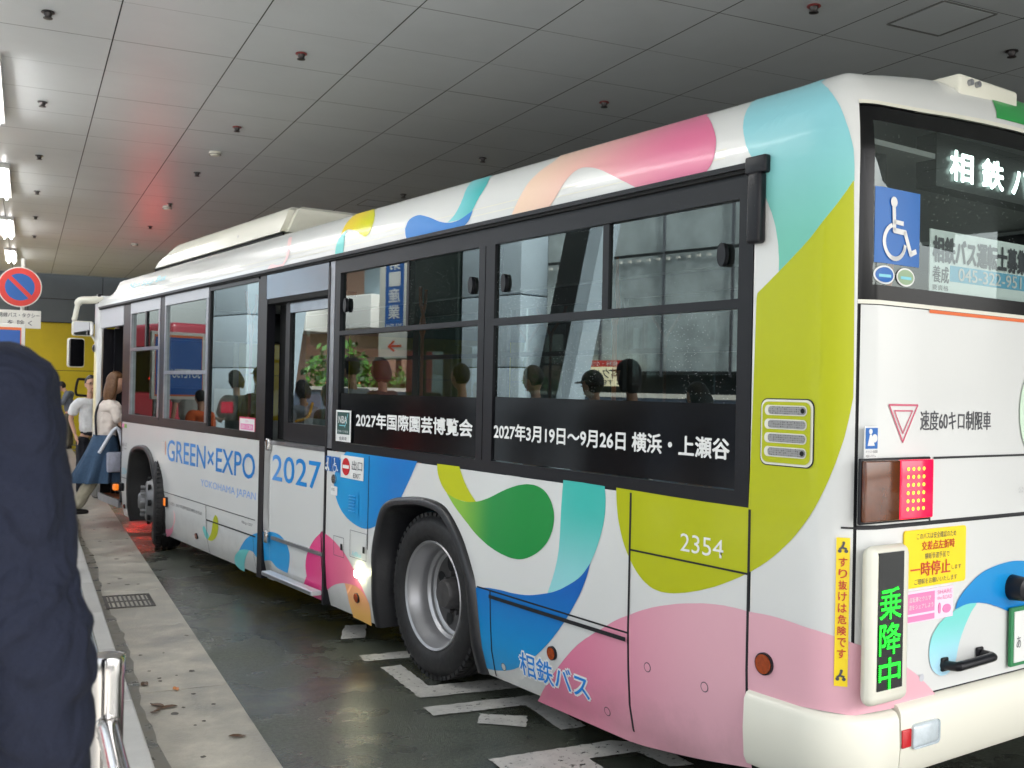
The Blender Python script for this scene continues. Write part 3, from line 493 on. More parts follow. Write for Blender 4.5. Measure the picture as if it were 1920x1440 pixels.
('teal3',[(-0.279,2.765),(-0.253,2.719),(-0.225,2.701),(-0.198,2.683),(-0.171,2.665),(-0.141,2.647),(-0.122,2.629),(-0.106,2.611),(-0.093,2.592),(-0.084,2.574),(-0.075,2.553),(-0.068,2.533),(-0.061,2.514),(-0.056,2.498),(-0.052,2.482),(-0.048,2.467),(-0.045,2.452),(-0.042,2.438),(-0.041,2.423),(-0.040,2.408),(-0.039,2.393),(-0.038,2.378),(-0.038,2.362),(-0.038,2.346),(-0.037,2.330),(-0.040,2.334),(-0.051,2.317),(-0.062,2.299),(-0.074,2.282),(-0.085,2.266),(-0.097,2.250),(-0.109,2.235),(-0.121,2.221),(-0.134,2.206),(-0.147,2.191),(-0.161,2.175),(-0.176,2.159),(-0.191,2.145),(-0.207,2.132),(-0.222,2.119),(-0.238,2.107),(-0.254,2.095),(-0.271,2.082),(-0.288,2.069),(-0.306,2.056),(-0.323,2.043),(-0.323,2.053),(-0.323,2.063),(-0.323,2.073),(-0.323,2.085),(-0.324,2.100),(-0.326,2.116),(-0.327,2.134),(-0.330,2.152),(-0.334,2.170),(-0.338,2.190),(-0.343,2.209),(-0.349,2.227),(-0.355,2.243),(-0.361,2.259),(-0.369,2.274),(-0.376,2.290),(-0.385,2.308),(-0.394,2.326),(-0.403,2.344),(-0.413,2.363),(-0.442,2.452),(-0.452,2.463),(-0.462,2.474),(-0.472,2.485),(-0.481,2.497),(-0.488,2.508),(-0.495,2.519),(-0.502,2.531),(-0.509,2.545),(-0.516,2.561),(-0.524,2.578),(-0.530,2.596),(-0.538,2.613),(-0.545,2.630),(-0.550,2.646),(-0.558,2.663),(-0.565,2.679),(-0.571,2.695),(-0.579,2.712),(-0.595,2.732),(-0.588,2.765),(-0.574,2.765),(-0.558,2.765),(-0.542,2.765),(-0.523,2.765),(-0.501,2.765),(-0.477,2.765),(-0.453,2.765),(-0.430,2.765),(-0.410,2.765),(-0.391,2.765),(-0.372,2.765),(-0.353,2.765),(-0.335,2.765),(-0.316,2.765),(-0.297,2.765)]),
('pink',[(-1.782,0.132),(-1.763,0.154),(-1.741,0.178),(-1.718,0.201),(-1.697,0.223),(-1.675,0.245),(-1.652,0.268),(-1.628,0.291),(-1.605,0.314),(-1.580,0.340),(-1.552,0.367),(-1.525,0.394),(-1.498,0.418),(-1.475,0.439),(-1.452,0.458),(-1.431,0.475),(-1.410,0.491),(-1.388,0.506),(-1.368,0.520),(-1.347,0.532),(-1.325,0.546),(-1.303,0.559),(-1.279,0.573),(-1.256,0.586),(-1.235,0.599),(-1.216,0.610),(-1.200,0.620),(-1.183,0.630),(-1.166,0.639),(-1.148,0.648),(-1.130,0.657),(-1.111,0.665),(-1.091,0.674),(-1.069,0.683),(-1.047,0.694),(-1.024,0.704),(-1.002,0.713),(-0.982,0.720),(-0.964,0.727),(-0.945,0.734),(-0.923,0.741),(-0.897,0.749),(-0.868,0.757),(-0.838,0.765),(-0.809,0.773),(-0.782,0.779),(-0.754,0.785),(-0.727,0.790),(-0.700,0.795),(-0.674,0.800),(-0.647,0.804),(-0.621,0.807),(-0.596,0.810),(-0.573,0.812),(-0.551,0.814),(-0.529,0.814),(-0.509,0.815),(-0.490,0.815),(-0.472,0.815),(-0.453,0.814),(-0.431,0.814),(-0.403,0.815),(-0.372,0.817),(-0.340,0.818),(-0.309,0.818),(-0.280,0.817),(-0.251,0.815),(-0.223,0.813),(-0.194,0.810),(-0.165,0.808),(-0.139,0.806),(-0.114,0.802),(-0.092,0.798),(-0.072,0.793),(-0.053,0.788),(-0.035,0.782),(-0.016,0.776),(0.004,0.770),(0.025,0.763),(0.048,0.755),(0.071,0.746),(0.096,0.737),(0.122,0.727),(0.148,0.716),(0.175,0.704),(0.204,0.690),(0.233,0.674),(0.261,0.658),(0.288,0.643),(0.311,0.628),(0.333,0.613),(0.352,0.599),(0.372,0.585),(0.389,0.572),(0.404,0.560),(0.418,0.548),(0.433,0.536),(0.430,0.539),(0.369,0.538),(0.310,0.537),(0.251,0.536),(0.192,0.537),(0.131,0.538),(0.074,0.540),(0.028,0.536),(-0.010,0.530),(-0.054,0.535),(-0.097,0.537),(-0.143,0.536),(-0.196,0.532),(-0.251,0.527),(-0.306,0.523),(-0.363,0.519),(-0.421,0.515),(-0.420,0.482),(-0.419,0.450),(-0.419,0.416),(-0.420,0.382),(-0.420,0.348),(-0.421,0.313),(-0.426,0.277),(-0.431,0.240),(-0.505,0.226),(-0.580,0.211),(-0.659,0.196),(-0.744,0.181),(-0.835,0.166),(-0.930,0.152),(-1.029,0.138),(-1.127,0.130),(-1.197,0.130),(-1.267,0.130),(-1.341,0.130),(-1.420,0.130),(-1.505,0.130),(-1.596,0.130),(-1.691,0.130),(-1.789,0.130)]),
('pinks',[(-7.332,0.448),(-7.319,0.436),(-7.306,0.424),(-7.294,0.412),(-7.288,0.399),(-7.288,0.384),(-7.293,0.367),(-7.301,0.351),(-7.310,0.337),(-7.321,0.325),(-7.334,0.315),(-7.348,0.305),(-7.365,0.292),(-7.383,0.276),(-7.401,0.257),(-7.421,0.238),(-7.448,0.221),(-7.485,0.205),(-7.534,0.187),(-7.586,0.172),(-7.630,0.162),(-7.664,0.157),(-7.693,0.156),(-7.716,0.158),(-7.735,0.162),(-7.750,0.167),(-7.760,0.174),(-7.766,0.183),(-7.768,0.192),(-7.764,0.201),(-7.759,0.211),(-7.752,0.221),(-7.746,0.231),(-7.710,0.232),(-7.673,0.232),(-7.638,0.233),(-7.604,0.235),(-7.571,0.239),(-7.538,0.244),(-7.507,0.251),(-7.478,0.258),(-7.450,0.267),(-7.423,0.278),(-7.399,0.289),(-7.378,0.301),(-7.366,0.314),(-7.357,0.328),(-7.351,0.343),(-7.345,0.360),(-7.340,0.380),(-7.337,0.402),(-7.335,0.425)]),
('lime',[(-6.188,0.529),(-6.172,0.523),(-6.156,0.518),(-6.142,0.510),(-6.132,0.499),(-6.126,0.480),(-6.124,0.457),(-6.127,0.433),(-6.135,0.411),(-6.145,0.393),(-6.158,0.375),(-6.175,0.360),(-6.194,0.345),(-6.218,0.331),(-6.246,0.318),(-6.275,0.306),(-6.305,0.298),(-6.335,0.293),(-6.364,0.292),(-6.393,0.293),(-6.422,0.293),(-6.394,0.308),(-6.369,0.322),(-6.345,0.337),(-6.325,0.353),(-6.309,0.370),(-6.296,0.388),(-6.285,0.406),(-6.275,0.423),(-6.265,0.441),(-6.257,0.459),(-6.251,0.476),(-6.242,0.491),(-6.230,0.503),(-6.216,0.512),(-6.202,0.521)]),
('teal',[(-6.488,0.403),(-6.473,0.394),(-6.457,0.385),(-6.442,0.376),(-6.427,0.367),(-6.410,0.357),(-6.392,0.347),(-6.377,0.337),(-6.371,0.327),(-6.375,0.318),(-6.388,0.310),(-6.404,0.301),(-6.422,0.293),(-6.434,0.298),(-6.448,0.302),(-6.462,0.307),(-6.476,0.314),(-6.489,0.322),(-6.502,0.333),(-6.513,0.344),(-6.521,0.353),(-6.526,0.362),(-6.528,0.369),(-6.528,0.377),(-6.525,0.383),(-6.519,0.389),(-6.509,0.394),(-6.498,0.398)]),
('pink2',[(-0.900,2.765),(-0.885,2.765),(-0.869,2.765),(-0.832,2.727),(-0.788,2.704),(-0.752,2.679),(-0.719,2.653),(-0.698,2.630),(-0.681,2.611),(-0.670,2.596),(-0.665,2.583),(-0.662,2.572),(-0.659,2.558),(-0.658,2.542),(-0.657,2.524),(-0.660,2.506),(-0.665,2.490),(-0.675,2.476),(-0.687,2.463),(-0.701,2.451),(-0.714,2.438),(-0.755,2.438),(-0.796,2.438),(-0.838,2.438),(-0.880,2.438),(-0.922,2.438),(-0.965,2.438),(-1.009,2.438),(-1.054,2.438),(-1.081,2.451),(-1.108,2.464),(-1.136,2.477),(-1.162,2.490),(-1.187,2.501),(-1.210,2.512),(-1.234,2.523),(-1.258,2.534),(-1.284,2.546),(-1.310,2.558),(-1.336,2.570),(-1.362,2.580),(-1.388,2.589),(-1.414,2.597),(-1.441,2.603),(-1.467,2.608),(-1.489,2.611),(-1.508,2.611),(-1.525,2.609),(-1.541,2.604),(-1.557,2.597),(-1.574,2.587),(-1.590,2.576),(-1.605,2.563),(-1.618,2.548),(-1.630,2.532),(-1.642,2.514),(-1.657,2.498),(-1.671,2.482),(-1.686,2.466),(-1.701,2.450),(-1.717,2.434),(-1.760,2.434),(-1.804,2.434),(-1.847,2.434),(-1.888,2.433),(-1.924,2.433),(-1.957,2.432),(-1.990,2.431),(-2.023,2.431),(-2.009,2.452),(-1.997,2.474),(-1.985,2.495),(-1.971,2.516),(-1.958,2.539),(-1.944,2.561),(-1.929,2.582),(-1.912,2.601),(-1.900,2.619),(-1.884,2.634),(-1.866,2.648),(-1.855,2.662),(-1.842,2.673),(-1.825,2.683),(-1.810,2.692),(-1.804,2.704),(-1.803,2.718),(-1.834,2.742),(-1.836,2.765),(-1.816,2.765),(-1.684,2.765),(-1.558,2.765),(-1.438,2.765),(-1.322,2.765),(-1.210,2.765),(-1.103,2.765),(-1.000,2.765)]),
('teal4',[(-2.455,2.765),(-2.492,2.765),(-2.530,2.765),(-2.567,2.765),(-2.602,2.765),(-2.633,2.765),(-2.633,2.754),(-2.581,2.717),(-2.560,2.694),(-2.542,2.669),(-2.523,2.641),(-2.516,2.615),(-2.515,2.593),(-2.525,2.576),(-2.535,2.559),(-2.545,2.545),(-2.557,2.532),(-2.571,2.521),(-2.587,2.513),(-2.604,2.505),(-2.621,2.497),(-2.585,2.497),(-2.548,2.497),(-2.513,2.497),(-2.481,2.500),(-2.453,2.506),(-2.427,2.514),(-2.404,2.523),(-2.381,2.531),(-2.372,2.546),(-2.363,2.561),(-2.355,2.576),(-2.345,2.591),(-2.337,2.605),(-2.333,2.621),(-2.329,2.637),(-2.330,2.655),(-2.345,2.679),(-2.373,2.707),(-2.473,2.765)]),
('blue',[(-3.093,2.520),(-3.089,2.533),(-3.085,2.546),(-3.080,2.559),(-3.068,2.569),(-3.049,2.576),(-3.024,2.581),(-2.996,2.584),(-2.967,2.584),(-2.936,2.580),(-2.902,2.572),(-2.868,2.563),(-2.834,2.554),(-2.801,2.544),(-2.767,2.533),(-2.734,2.522),(-2.703,2.513),(-2.673,2.506),(-2.644,2.500),(-2.615,2.496),(-2.587,2.493),(-2.560,2.492),(-2.534,2.493),(-2.507,2.496),(-2.481,2.500),(-2.454,2.507),(-2.426,2.515),(-2.399,2.524),(-2.374,2.533),(-2.379,2.519),(-2.386,2.504),(-2.394,2.490),(-2.405,2.478),(-2.421,2.467),(-2.439,2.458),(-2.460,2.450),(-2.481,2.444),(-2.503,2.441),(-2.526,2.440),(-2.550,2.439),(-2.574,2.438),(-2.629,2.437),(-2.685,2.436),(-2.741,2.435),(-2.799,2.434),(-2.858,2.434),(-2.918,2.435),(-2.978,2.435),(-3.040,2.436),(-3.049,2.446),(-3.058,2.455),(-3.067,2.465),(-3.075,2.475),(-3.081,2.486),(-3.085,2.497),(-3.089,2.508)]),
('yellow',[(-3.857,2.765),(-3.763,2.736),(-3.671,2.705),(-3.621,2.683),(-3.587,2.663),(-3.562,2.643),(-3.549,2.625),(-3.538,2.608),(-3.535,2.593),(-3.539,2.579),(-3.545,2.567),(-3.551,2.556),(-3.559,2.547),(-3.568,2.540),(-3.578,2.534),(-3.589,2.531),(-3.602,2.530),(-3.617,2.533),(-3.634,2.538),(-3.652,2.545),(-3.670,2.551),(-3.687,2.557),(-3.703,2.563),(-3.720,2.570),(-3.738,2.576),(-3.759,2.582),(-3.781,2.589),(-3.804,2.595),(-3.826,2.600),(-3.849,2.605),(-3.872,2.609),(-3.892,2.611),(-3.910,2.610),(-3.924,2.604),(-3.939,2.596),(-3.956,2.587),(-3.974,2.579),(-3.971,2.591),(-3.971,2.604),(-3.976,2.618),(-3.979,2.632),(-3.979,2.645),(-3.985,2.660),(-3.992,2.675),(-3.994,2.689),(-4.001,2.703),(-4.004,2.716),(-4.027,2.733),(-4.054,2.754),(-4.077,2.765),(-4.047,2.765),(-4.018,2.765),(-3.988,2.765),(-3.956,2.765),(-3.923,2.765),(-3.890,2.765)]),
('teal',[(-3.910,2.610),(-3.904,2.597),(-3.906,2.585),(-3.906,2.574),(-3.906,2.560),(-3.903,2.546),(-3.898,2.529),(-3.895,2.513),(-3.893,2.498),(-3.892,2.484),(-3.890,2.470),(-3.888,2.457),(-3.886,2.444),(-4.007,2.443),(-4.009,2.458),(-4.012,2.473),(-4.013,2.488),(-4.013,2.502),(-4.010,2.515),(-4.008,2.529),(-4.005,2.542),(-4.000,2.553),(-3.995,2.562),(-3.988,2.568),(-3.981,2.573),(-3.974,2.579)]),
('pinks',[(-4.910,2.679),(-4.872,2.658),(-4.846,2.640),(-4.829,2.623),(-4.811,2.604),(-4.805,2.584),(-4.802,2.563),(-4.801,2.543),(-4.802,2.525),(-4.809,2.511),(-4.818,2.500),(-4.830,2.490),(-4.845,2.479),(-4.865,2.466),(-4.888,2.454),(-4.913,2.441),(-4.941,2.429),(-5.171,2.428),(-5.170,2.438),(-5.173,2.449),(-5.174,2.459),(-5.169,2.468),(-5.158,2.475),(-5.141,2.482),(-5.121,2.487),(-5.099,2.490),(-5.075,2.488),(-5.048,2.484),(-5.020,2.479),(-4.993,2.476),(-4.967,2.475),(-4.942,2.475),(-4.917,2.475),(-4.893,2.475),(-4.880,2.486),(-4.867,2.496),(-4.856,2.507),(-4.847,2.519),(-4.848,2.535),(-4.853,2.553),(-4.859,2.571),(-4.865,2.590),(-4.880,2.610),(-4.906,2.633),(-4.933,2.655),(-4.962,2.672),(-4.966,2.680),(-4.951,2.681),(-4.929,2.679)]),
('tealr',[(0.535,0.838),(0.551,0.841),(0.566,0.845),(0.581,0.848),(0.598,0.850),(0.617,0.851),(0.638,0.851),(0.657,0.851),(0.667,0.848),(0.667,0.843),(0.658,0.837),(0.647,0.829),(0.635,0.820),(0.625,0.808),(0.613,0.794),(0.602,0.780),(0.591,0.766),(0.582,0.752),(0.573,0.739),(0.566,0.725),(0.559,0.711),(0.553,0.695),(0.548,0.679),(0.544,0.663),(0.538,0.649),(0.531,0.639),(0.523,0.630),(0.515,0.624),(0.505,0.618),(0.495,0.614),(0.483,0.610),(0.471,0.609),(0.459,0.609),(0.448,0.610),(0.436,0.614),(0.425,0.619),(0.415,0.624),(0.406,0.631),(0.397,0.638),(0.390,0.647),(0.384,0.657),(0.380,0.669),(0.377,0.682),(0.375,0.695),(0.375,0.709),(0.376,0.721),(0.379,0.734),(0.383,0.746),(0.389,0.757),(0.398,0.768),(0.408,0.778),(0.419,0.788),(0.431,0.797),(0.444,0.804),(0.458,0.811),(0.472,0.817),(0.486,0.823),(0.498,0.827),(0.511,0.831),(0.523,0.834)]),
('bluer',[(0.530,0.839),(0.534,0.847),(0.538,0.856),(0.543,0.865),(0.551,0.874),(0.562,0.884),(0.575,0.894),(0.590,0.904),(0.607,0.914),(0.625,0.924),(0.645,0.935),(0.666,0.945),(0.687,0.953),(0.708,0.960),(0.728,0.965),(0.749,0.969),(0.770,0.973),(0.791,0.976),(0.813,0.979),(0.834,0.981),(0.856,0.983),(0.877,0.984),(0.899,0.985),(0.921,0.985),(0.943,0.984),(0.966,0.982),(0.988,0.980),(1.011,0.976),(1.034,0.972),(1.057,0.968),(1.081,0.963),(1.105,0.958),(1.127,0.951),(1.149,0.943),(1.169,0.934),(1.189,0.925),(1.210,0.916),(1.198,0.902),(1.187,0.888),(1.174,0.873),(1.157,0.857),(1.135,0.836),(1.108,0.813),(1.080,0.791),(1.054,0.776),(1.030,0.768),(1.008,0.766),(0.986,0.766),(0.963,0.765),(0.941,0.774),(0.918,0.783),(0.895,0.792),(0.874,0.799),(0.854,0.806),(0.835,0.812),(0.817,0.818),(0.799,0.823),(0.783,0.827),(0.769,0.832),(0.754,0.835),(0.739,0.839),(0.721,0.842),(0.703,0.845),(0.685,0.848),(0.667,0.849),(0.650,0.850),(0.632,0.851),(0.615,0.851),(0.598,0.850),(0.580,0.848),(0.563,0.845),(0.547,0.842)])]
archR=[(3.40,.17),(3.385,.45),(3.37,.66),(3.29,.87),(3.18,.95),(3.03,.98),(2.81,1.0),(2.61,.985),(2.50,.93),(2.39,.83),(2.30,.70),(2.25,.59),(2.215,.35),(2.19,.16)]
archF=[(8.90,.17),(8.88,.45),(8.86,.62),(8.78,.87),(8.67,.94),(8.50,.975),(8.26,.98),(8.08,.93),(7.96,.84),(7.86,.70),(7.80,.58),(7.72,.33),(7.66,.17)]
AR=[tuple(v) for v in cr(archR,4)]; AF=[tuple(v) for v in cr(archF,4)]
def inner(a,d=.04):
    c=(sum(p[0] for p in a)/len(a)); out=[]
    for y,z in a: 
        s=max(-1,min(1,(y-c)/.6)); k=min(1,max(0,(z-.6)/.4)); out.append((y-d*1.6*s,z-d*k))
    return out
B=MB()
# lower side skins with wheel openings
skin(B,[(-5.03,.17),(-5.03,1.185),(-9.15,1.185),(-9.15,.2)]+[(-y,z) for y,z in inner(AF,.02)],M_white)
skin(B,[(-.435,1.185),(-4.06,1.185),(-4.06,.17)]+[(-y,z) for y,z in inner(AR,.02)]+[(-1.06,.165),(-.435,.265)],M_white)
skin(B,rect(-.44,QS+.14,1.19,2.44),M_dark,-.03)
skin(B,rect(-.428,QS,.535,1.185),M_white)
skin(B,rect(-.44,QS,1.185,2.44),M_white)
skin(B,rect(-BL,QS,2.44,2.765),M_white)
skin(B,rect(-5.2,-4.06,1.19,1.2),M_seam)
QE=2*(Q1+LR/2)-QS
skin(B,rect(QS,QE,2.612,2.765),M_white)
skin(B,rect(QE,Q3+BL-RC,.27,1.185),M_white); skin(B,rect(QE,QE+.45,1.185,2.44),M_white); skin(B,rect(QE,Q3+BL-RC,2.44,2.765),M_white)
# rear face
skin(B,rect(QS+.012,QE-.012,1.17,1.915),M_white,-.002); skin(B,rect(QS+.012,QE-.012,.56,1.155),M_white,-.002)
skin(B,rect(QS,QE,.55,1.93),M_seam,-.012)
skin(B,rect(-.45,QE+.2,.27,.56),M_seam,-.03)
for k,(mn,pl) in enumerate(DECALS):
    q0=min(p[0] for p in pl); q1=max(p[0] for p in pl)
    if mn in('bluer','tealr'): skin(B,pl,DM[mn],.0014+.00025*(k%4)); continue
    if q1<-5.03 or q0>-4.07: skin(B,pl,DM[mn],.0016+.00025*(k%4))
    else:
        skin(B,pl,DM[mn],.0016+.00025*(k%4),(-20,-5.03)); skin(B,pl,DM[mn],.0016+.00025*(k%4),(-4.07,20))
skin(B,[(.82,2.63),(1.3,2.63),(1.3,2.75),(1.0,2.75),(.90,2.72)],DM['greenr'],.002)
skin(B,rect(.34,1.0,1.905,1.917),pm('orange_edge_tape',(225,105,45),.4),.001); skin(B,rect(1.0,1.7,1.905,1.917),DM['bluer'],.001)
# panel gaps
def seam(y0,y1,z0,z1,off=.003): skin(B,rect(-max(y0,y1),-min(y0,y1),z0,z1),M_seam,off)
seam(1.08,1.092,.165,1.185);seam(.43,.442,.28,1.185);seam(2.115,2.125,.17,.6);seam(3.455,3.463,.62,1.185);seam(.442,1.08,.945,.953)
seam(1.092,2.24,.598,.606);seam(1.092,2.12,.566,.584,.012);seam(5.3,7.68,.582,.588);seam(6.42,6.428,.17,.582);seam(5.3,6.42,.455,.466);seam(5.345,5.35,.17,.455);seam(7.66,7.664,1.05,1.06)
seam(9.15,8.87,.598,.604)
skin(B,rect(QS+.012,.02,1.155,1.17),M_seam,-.001)
for (a,b,c,d) in ((.44,.448,1.17,1.385),(.02,.44,1.157,1.164),(.46,1.9,1.388,1.396)): skin(B,rect(a-.08,b-.08,c,d),M_seam,.001)
# side lettering
txt(B,'GREEN×EXPO',-7.542,.885,-5.33,1.077,M_txt_b,.012,.001)
txt(B,'YOKOHAMA JAPAN',-6.571,.716,-5.30,.791,M_txt_p,0,.001)
shape(B,rect(-7.60,-7.585,.93,1.06),pm('orange_bar',(235,140,100),.4))
for k in range(5): shape(B,rect(-7.72,-7.61,.95+.022*k,.955+.022*k),M_txt_k if k<0 else pm('faint_print',(225,205,200),.4))
txt(B,'（公社）2027年国際園芸博覧会協会',-7.46,.484,-6.53,.513,M_txt_k,0,.001)
txt(B,'©Expo 2027',-5.59,.524,-5.36,.551,M_txt_k,0,.001)
txt(B,'2354',-.789,.986,-.561,1.056,M_txt_w,.0)
txt(B,'相鉄バス',-1.878,.244,-1.357,.354,M_txt_w,.10,.0028); txt(B,'相鉄バス',-1.878,.244,-1.357,.354,pm('company_blue',(16,128,214),.4),.01,.0044)
txt(B,'2354',-9.12,.64,-8.94,.70,M_txt_t)
txt(B,'入口',-9.06,.93,-8.95,.97,M_txt_k); txt(B,'ENTRANCE',-9.06,.90,-8.95,.915,M_txt_k)
for s in stroke2([(-9.1,.88),(-9.1,.96)],.012)+stroke2([(-9.125,.93),(-9.1,.965),(-9.075,.93)],.012): shape(B,s,M_txt_k)
txt(B,'Non Step Bus',-9.12,2.565,-7.82,2.645,M_txt_t,.012)
txt(B,'速度60キロ制限車',.30,1.49,.745,1.56,M_txt_k,.006,-.001)
tri=[(.12,1.578),(.283,1.578),(.2,1.45)]
for s in stroke2(tri+[tri[0]],.007)+stroke2([(.15,1.558),(.253,1.558),(.2,1.48),(.15,1.558)],.005): shape(B,s,pm('triangle_red',(205,95,120),.4),-.001)
txt(B,'公式マスコット',.94,1.245,1.22,1.27,pm('faint_grey_print',(185,185,185),.4),0,.003)
shape(B,[(p[0],p[1]) for p in circ2(1.10,1.56,.16,.2,32)],pm('pale_mint_print',(205,228,205),.4),.003); shape(B,circ2(1.12,1.50,.11,.13,28),pm('pale_lime_print',(215,228,130),.4),.0035)
# latches on the panels
for q,z in ((-1.245,.23),(-.968,.487),(-.648,.486),(-2.03,.24)):
    shape(B,circ2(q,z,.02),M_txt_k,.004); shape(B,circ2(q,z,.0165),DM['pink'] if q>-1.5 else M_white,.0045)
shape(B,circ2(.33,.62,.014),M_grey,.003)
# roof
n=24; V=[];F=[]
xs=[.24+(WB-.48)*k/n for k in range(n+1)]; YS=[.258,.29,.32,.35,.38,.42,BL-.4,BL-.3,BL-.2,BL-.13,BL-.06,BL]
for y in YS: V+=[(x,y,2.764+CAMB*max(0,1-((x-WB/2)/1.005)**2)-.16*max(0,(y-BL+.4)/.4)**2.2+.006*(lambda t:t*t*(3-2*t))(min(1,max(0,(.42-y)/.16)))) for x in xs]
F=[(j*(n+1)+k,j*(n+1)+k+1,(j+1)*(n+1)+k+1,(j+1)*(n+1)+k) for j in range(len(YS)-1) for k in range(n)]; B.add(V,F,M_white,[Vector((CAMB*2*(x-WB/2)/1.005**2,0,1)).normalized() for x in xs]*len(YS))
for zr in (2.495,2.53): skin(B,rect(-BL+.5,-.6,zr,zr+.005),M_cream,.001)
# front face
B.box(.02,WB-.02,BL-.03,BL-.001,.28,1.15,M_white); B.box(.05,WB-.05,BL-.03,BL-.001,2.43,2.60,M_white); B.box(0,.075,BL-.22,BL+.02,.28,2.5,M_white)
B.build('body',BUS,fix=False)
# underside and inside shell
m=MB(); m.box(.52,WB-.52,.3,BL-.1,.20,.33,M_dark); m.box(.12,.52,3.5,7.5,.2,.33,M_dark); m.box(.5,WB-.5,.3,BL-.1,.33,.34,pm('bus_floor',(70,72,76),.5)); m.build('floor_pan',BUS)
m=MB(); m.box(.06,WB-.06,.12,BL-.04,2.5,2.52,pm('bus_lining',(150,152,150),.5)); m.build('headlining',BUS)
# fender trims and wheel housings
def fender(arch,nm):
    m=MB(); i0=inner(arch,.05); V=[];F=[]
    ring=[]
    for (y,z),(yi,zi) in zip(arch,i0):
        f=lambda t:(y+(yi-y)*t,z+(zi-z)*t)
        b=max(0,inset(z)) if z<.8 else 0
        ring.append([Vector((b+.001,*f(0))),Vector((b-.022,*f(.12))),Vector((b-.03,*f(.35))),Vector((b-.03,*f(.8))),Vector((b-.015,*f(1))),Vector((.45,*f(1.05)))])
    k=len(ring[0])
    for r in ring: V+=r
    for a in range(len(ring)-1):
        for c in range(k-1): F.append((a*k+c,a*k+c+1,(a+1)*k+c+1,(a+1)*k+c))
    m.add(V,F,pm('fender_rubber',(30,30,33),.35,bump=.15,bscale=40)); o=m.build(nm,BUS,50); return o
fender(AR,'wheel_arch_trim'); fender(AF,'wheel_arch_trim')
for a in (AR,AF):
    y0,y1=a[-1][0],a[0][0]; m=MB(); m.box(.42,.46,y0-.05,y1+.05,.15,1.1,M_dark); m.build('wheel_housing',BUS)
# wheels
M_tyre=pm('tyre_rubber',(24,23,24),.62,noise=.3,nscale=14,bump=.15,bscale=50,rvar=.12); M_rim=pm('steel_rim',(168,168,170),.4,metal=.75); M_hub=pm('hub_dark',(74,72,72),.5,metal=.4,noise=.15,nscale=30); M_hubl=pm('front_hub_paint',(120,121,123),.4,metal=.4,noise=.15,nscale=12)
def wheel(y,x,rear,rz=0,side=1):
    t=empty('wheel',(x,y,.457),rz); t.parent=BUS
    if side<0: t.rotation_euler=(0,0,rz+PI)
    m=MB(); W=.27
    prof=[(.028,.298),(.012,.31),(-.0,.335),(-.006,.37),(.0,.405),(.012,.427),(.018,.43),(.022,.436),(.045,.452),(.075,.457),(.077,.447),(.088,.447),(.09,.458),(.125,.459),(.127,.449),(.14,.449),(.142,.459),(.18,.458),(.182,.447),(.193,.447),(.195,.457),(.225,.452),(.25,.432),(.262,.40),(.268,.35),(.25,.30)]
    m.lathe(prof,M_tyre,(0,0,0),'X',72)
    # shoulder blocks
    for k in range(60):
        a=2*PI*k/60; c=Vector((.036,.447*math.cos(a),.447*math.sin(a))); tdir=Vector((0,-math.sin(a),math.cos(a))); rd=Vector((0,math.cos(a),math.sin(a)))
        P=[c+tdir*s*.016+rd*r+Vector((xx,0,0)) for xx in(-.014,.03) for s in(-1,1) for r in(-.014,.0105)]
        m.add(P,[(0,1,3,2),(4,6,7,5),(0,4,5,1),(2,3,7,6),(0,2,6,4),(1,5,7,3)],M_tyre)
    m.build('tyre',t,35)
    m=MB()
    if rear:
        m.lathe([(.03,.298),(.018,.302),(.012,.297),(.02,.285),(.05,.278),(.075,.262),(.11,.255),(.135,.252),(.15,.238),(.165,.236),(.168,.226),(.176,.218),(.18,.10),(.18,.0)],[M_rim]*11+[M_hub]*2,(0,0,0),'X',72)
        m.build('rim',t,35)
        m=MB()
        for k in range(8):
            a=2*PI*(k+.5)/8; P=[(.1735,.165*math.cos(a)+.042*math.cos(b)*math.cos(a)-.034*math.sin(b)*math.sin(a),.165*math.sin(a)+.042*math.cos(b)*math.sin(a)+.034*math.sin(b)*math.cos(a)) for b in [2*PI*j/16 for j in range(16)]]
            m.add(P,[tuple(range(16))],M_dark)
        for k in range(10):
            a=2*PI*k/10; m.lathe([(.18,.014),(.15,.014),(.148,.001)],M_hub,(0,.108*math.cos(a),.108*math.sin(a)),'X',6)
        m.lathe([(.18,.088),(.10,.082),(.085,.07),(.08,.0)],M_hub,(0,0,0),'X',32); m.build('hub',t,35)
        m=MB(); m.lathe([(.36,.298),(.3,.40),(.32,.45),(.42,.458),(.54,.45),(.57,.4),(.56,.3)],M_tyre,(0,0,0),'X',48); m.build('inner_tyre',t,35)
    else:
        m.lathe([(.028,.298),(.015,.302),(.012,.295),(.03,.285),(.05,.27),(.06,.25),(.03,.22),(-.03,.205),(-.065,.19),(-.075,.165),(-.075,.11),(-.06,.1),(-.06,0)],M_hubl,(0,0,0),'X',64); m.build('rim',t,35)
        m=MB()
        for k in range(8):
            a=2*PI*k/8; c=Vector((-.045,.2*math.cos(a),.2*math.sin(a)))
            m.lathe([(-.012,.0),(-.01,.03),(.02,.03)],M_dark,(c.x,c.y,c.z),'X',12)
        for k in range(10):
            a=2*PI*k/10; m.lathe([(-.07,.016),(-.118,.015),(-.12,.001)],M_hubl,(0,.138*math.cos(a),.138*math.sin(a)),'X',6)
        m.lathe([(-.06,.09),(-.12,.085),(-.14,.06),(-.142,0)],M_hubl,(0,0,0),'X',24); m.build('hub',t,35)
    return t
wheel(2.775,.035,True); wheel(8.06,.03,False,R(-15)); wheel(2.775,WB-.035,True,0,-1); wheel(8.06,WB-.03,False,R(-15),-1)
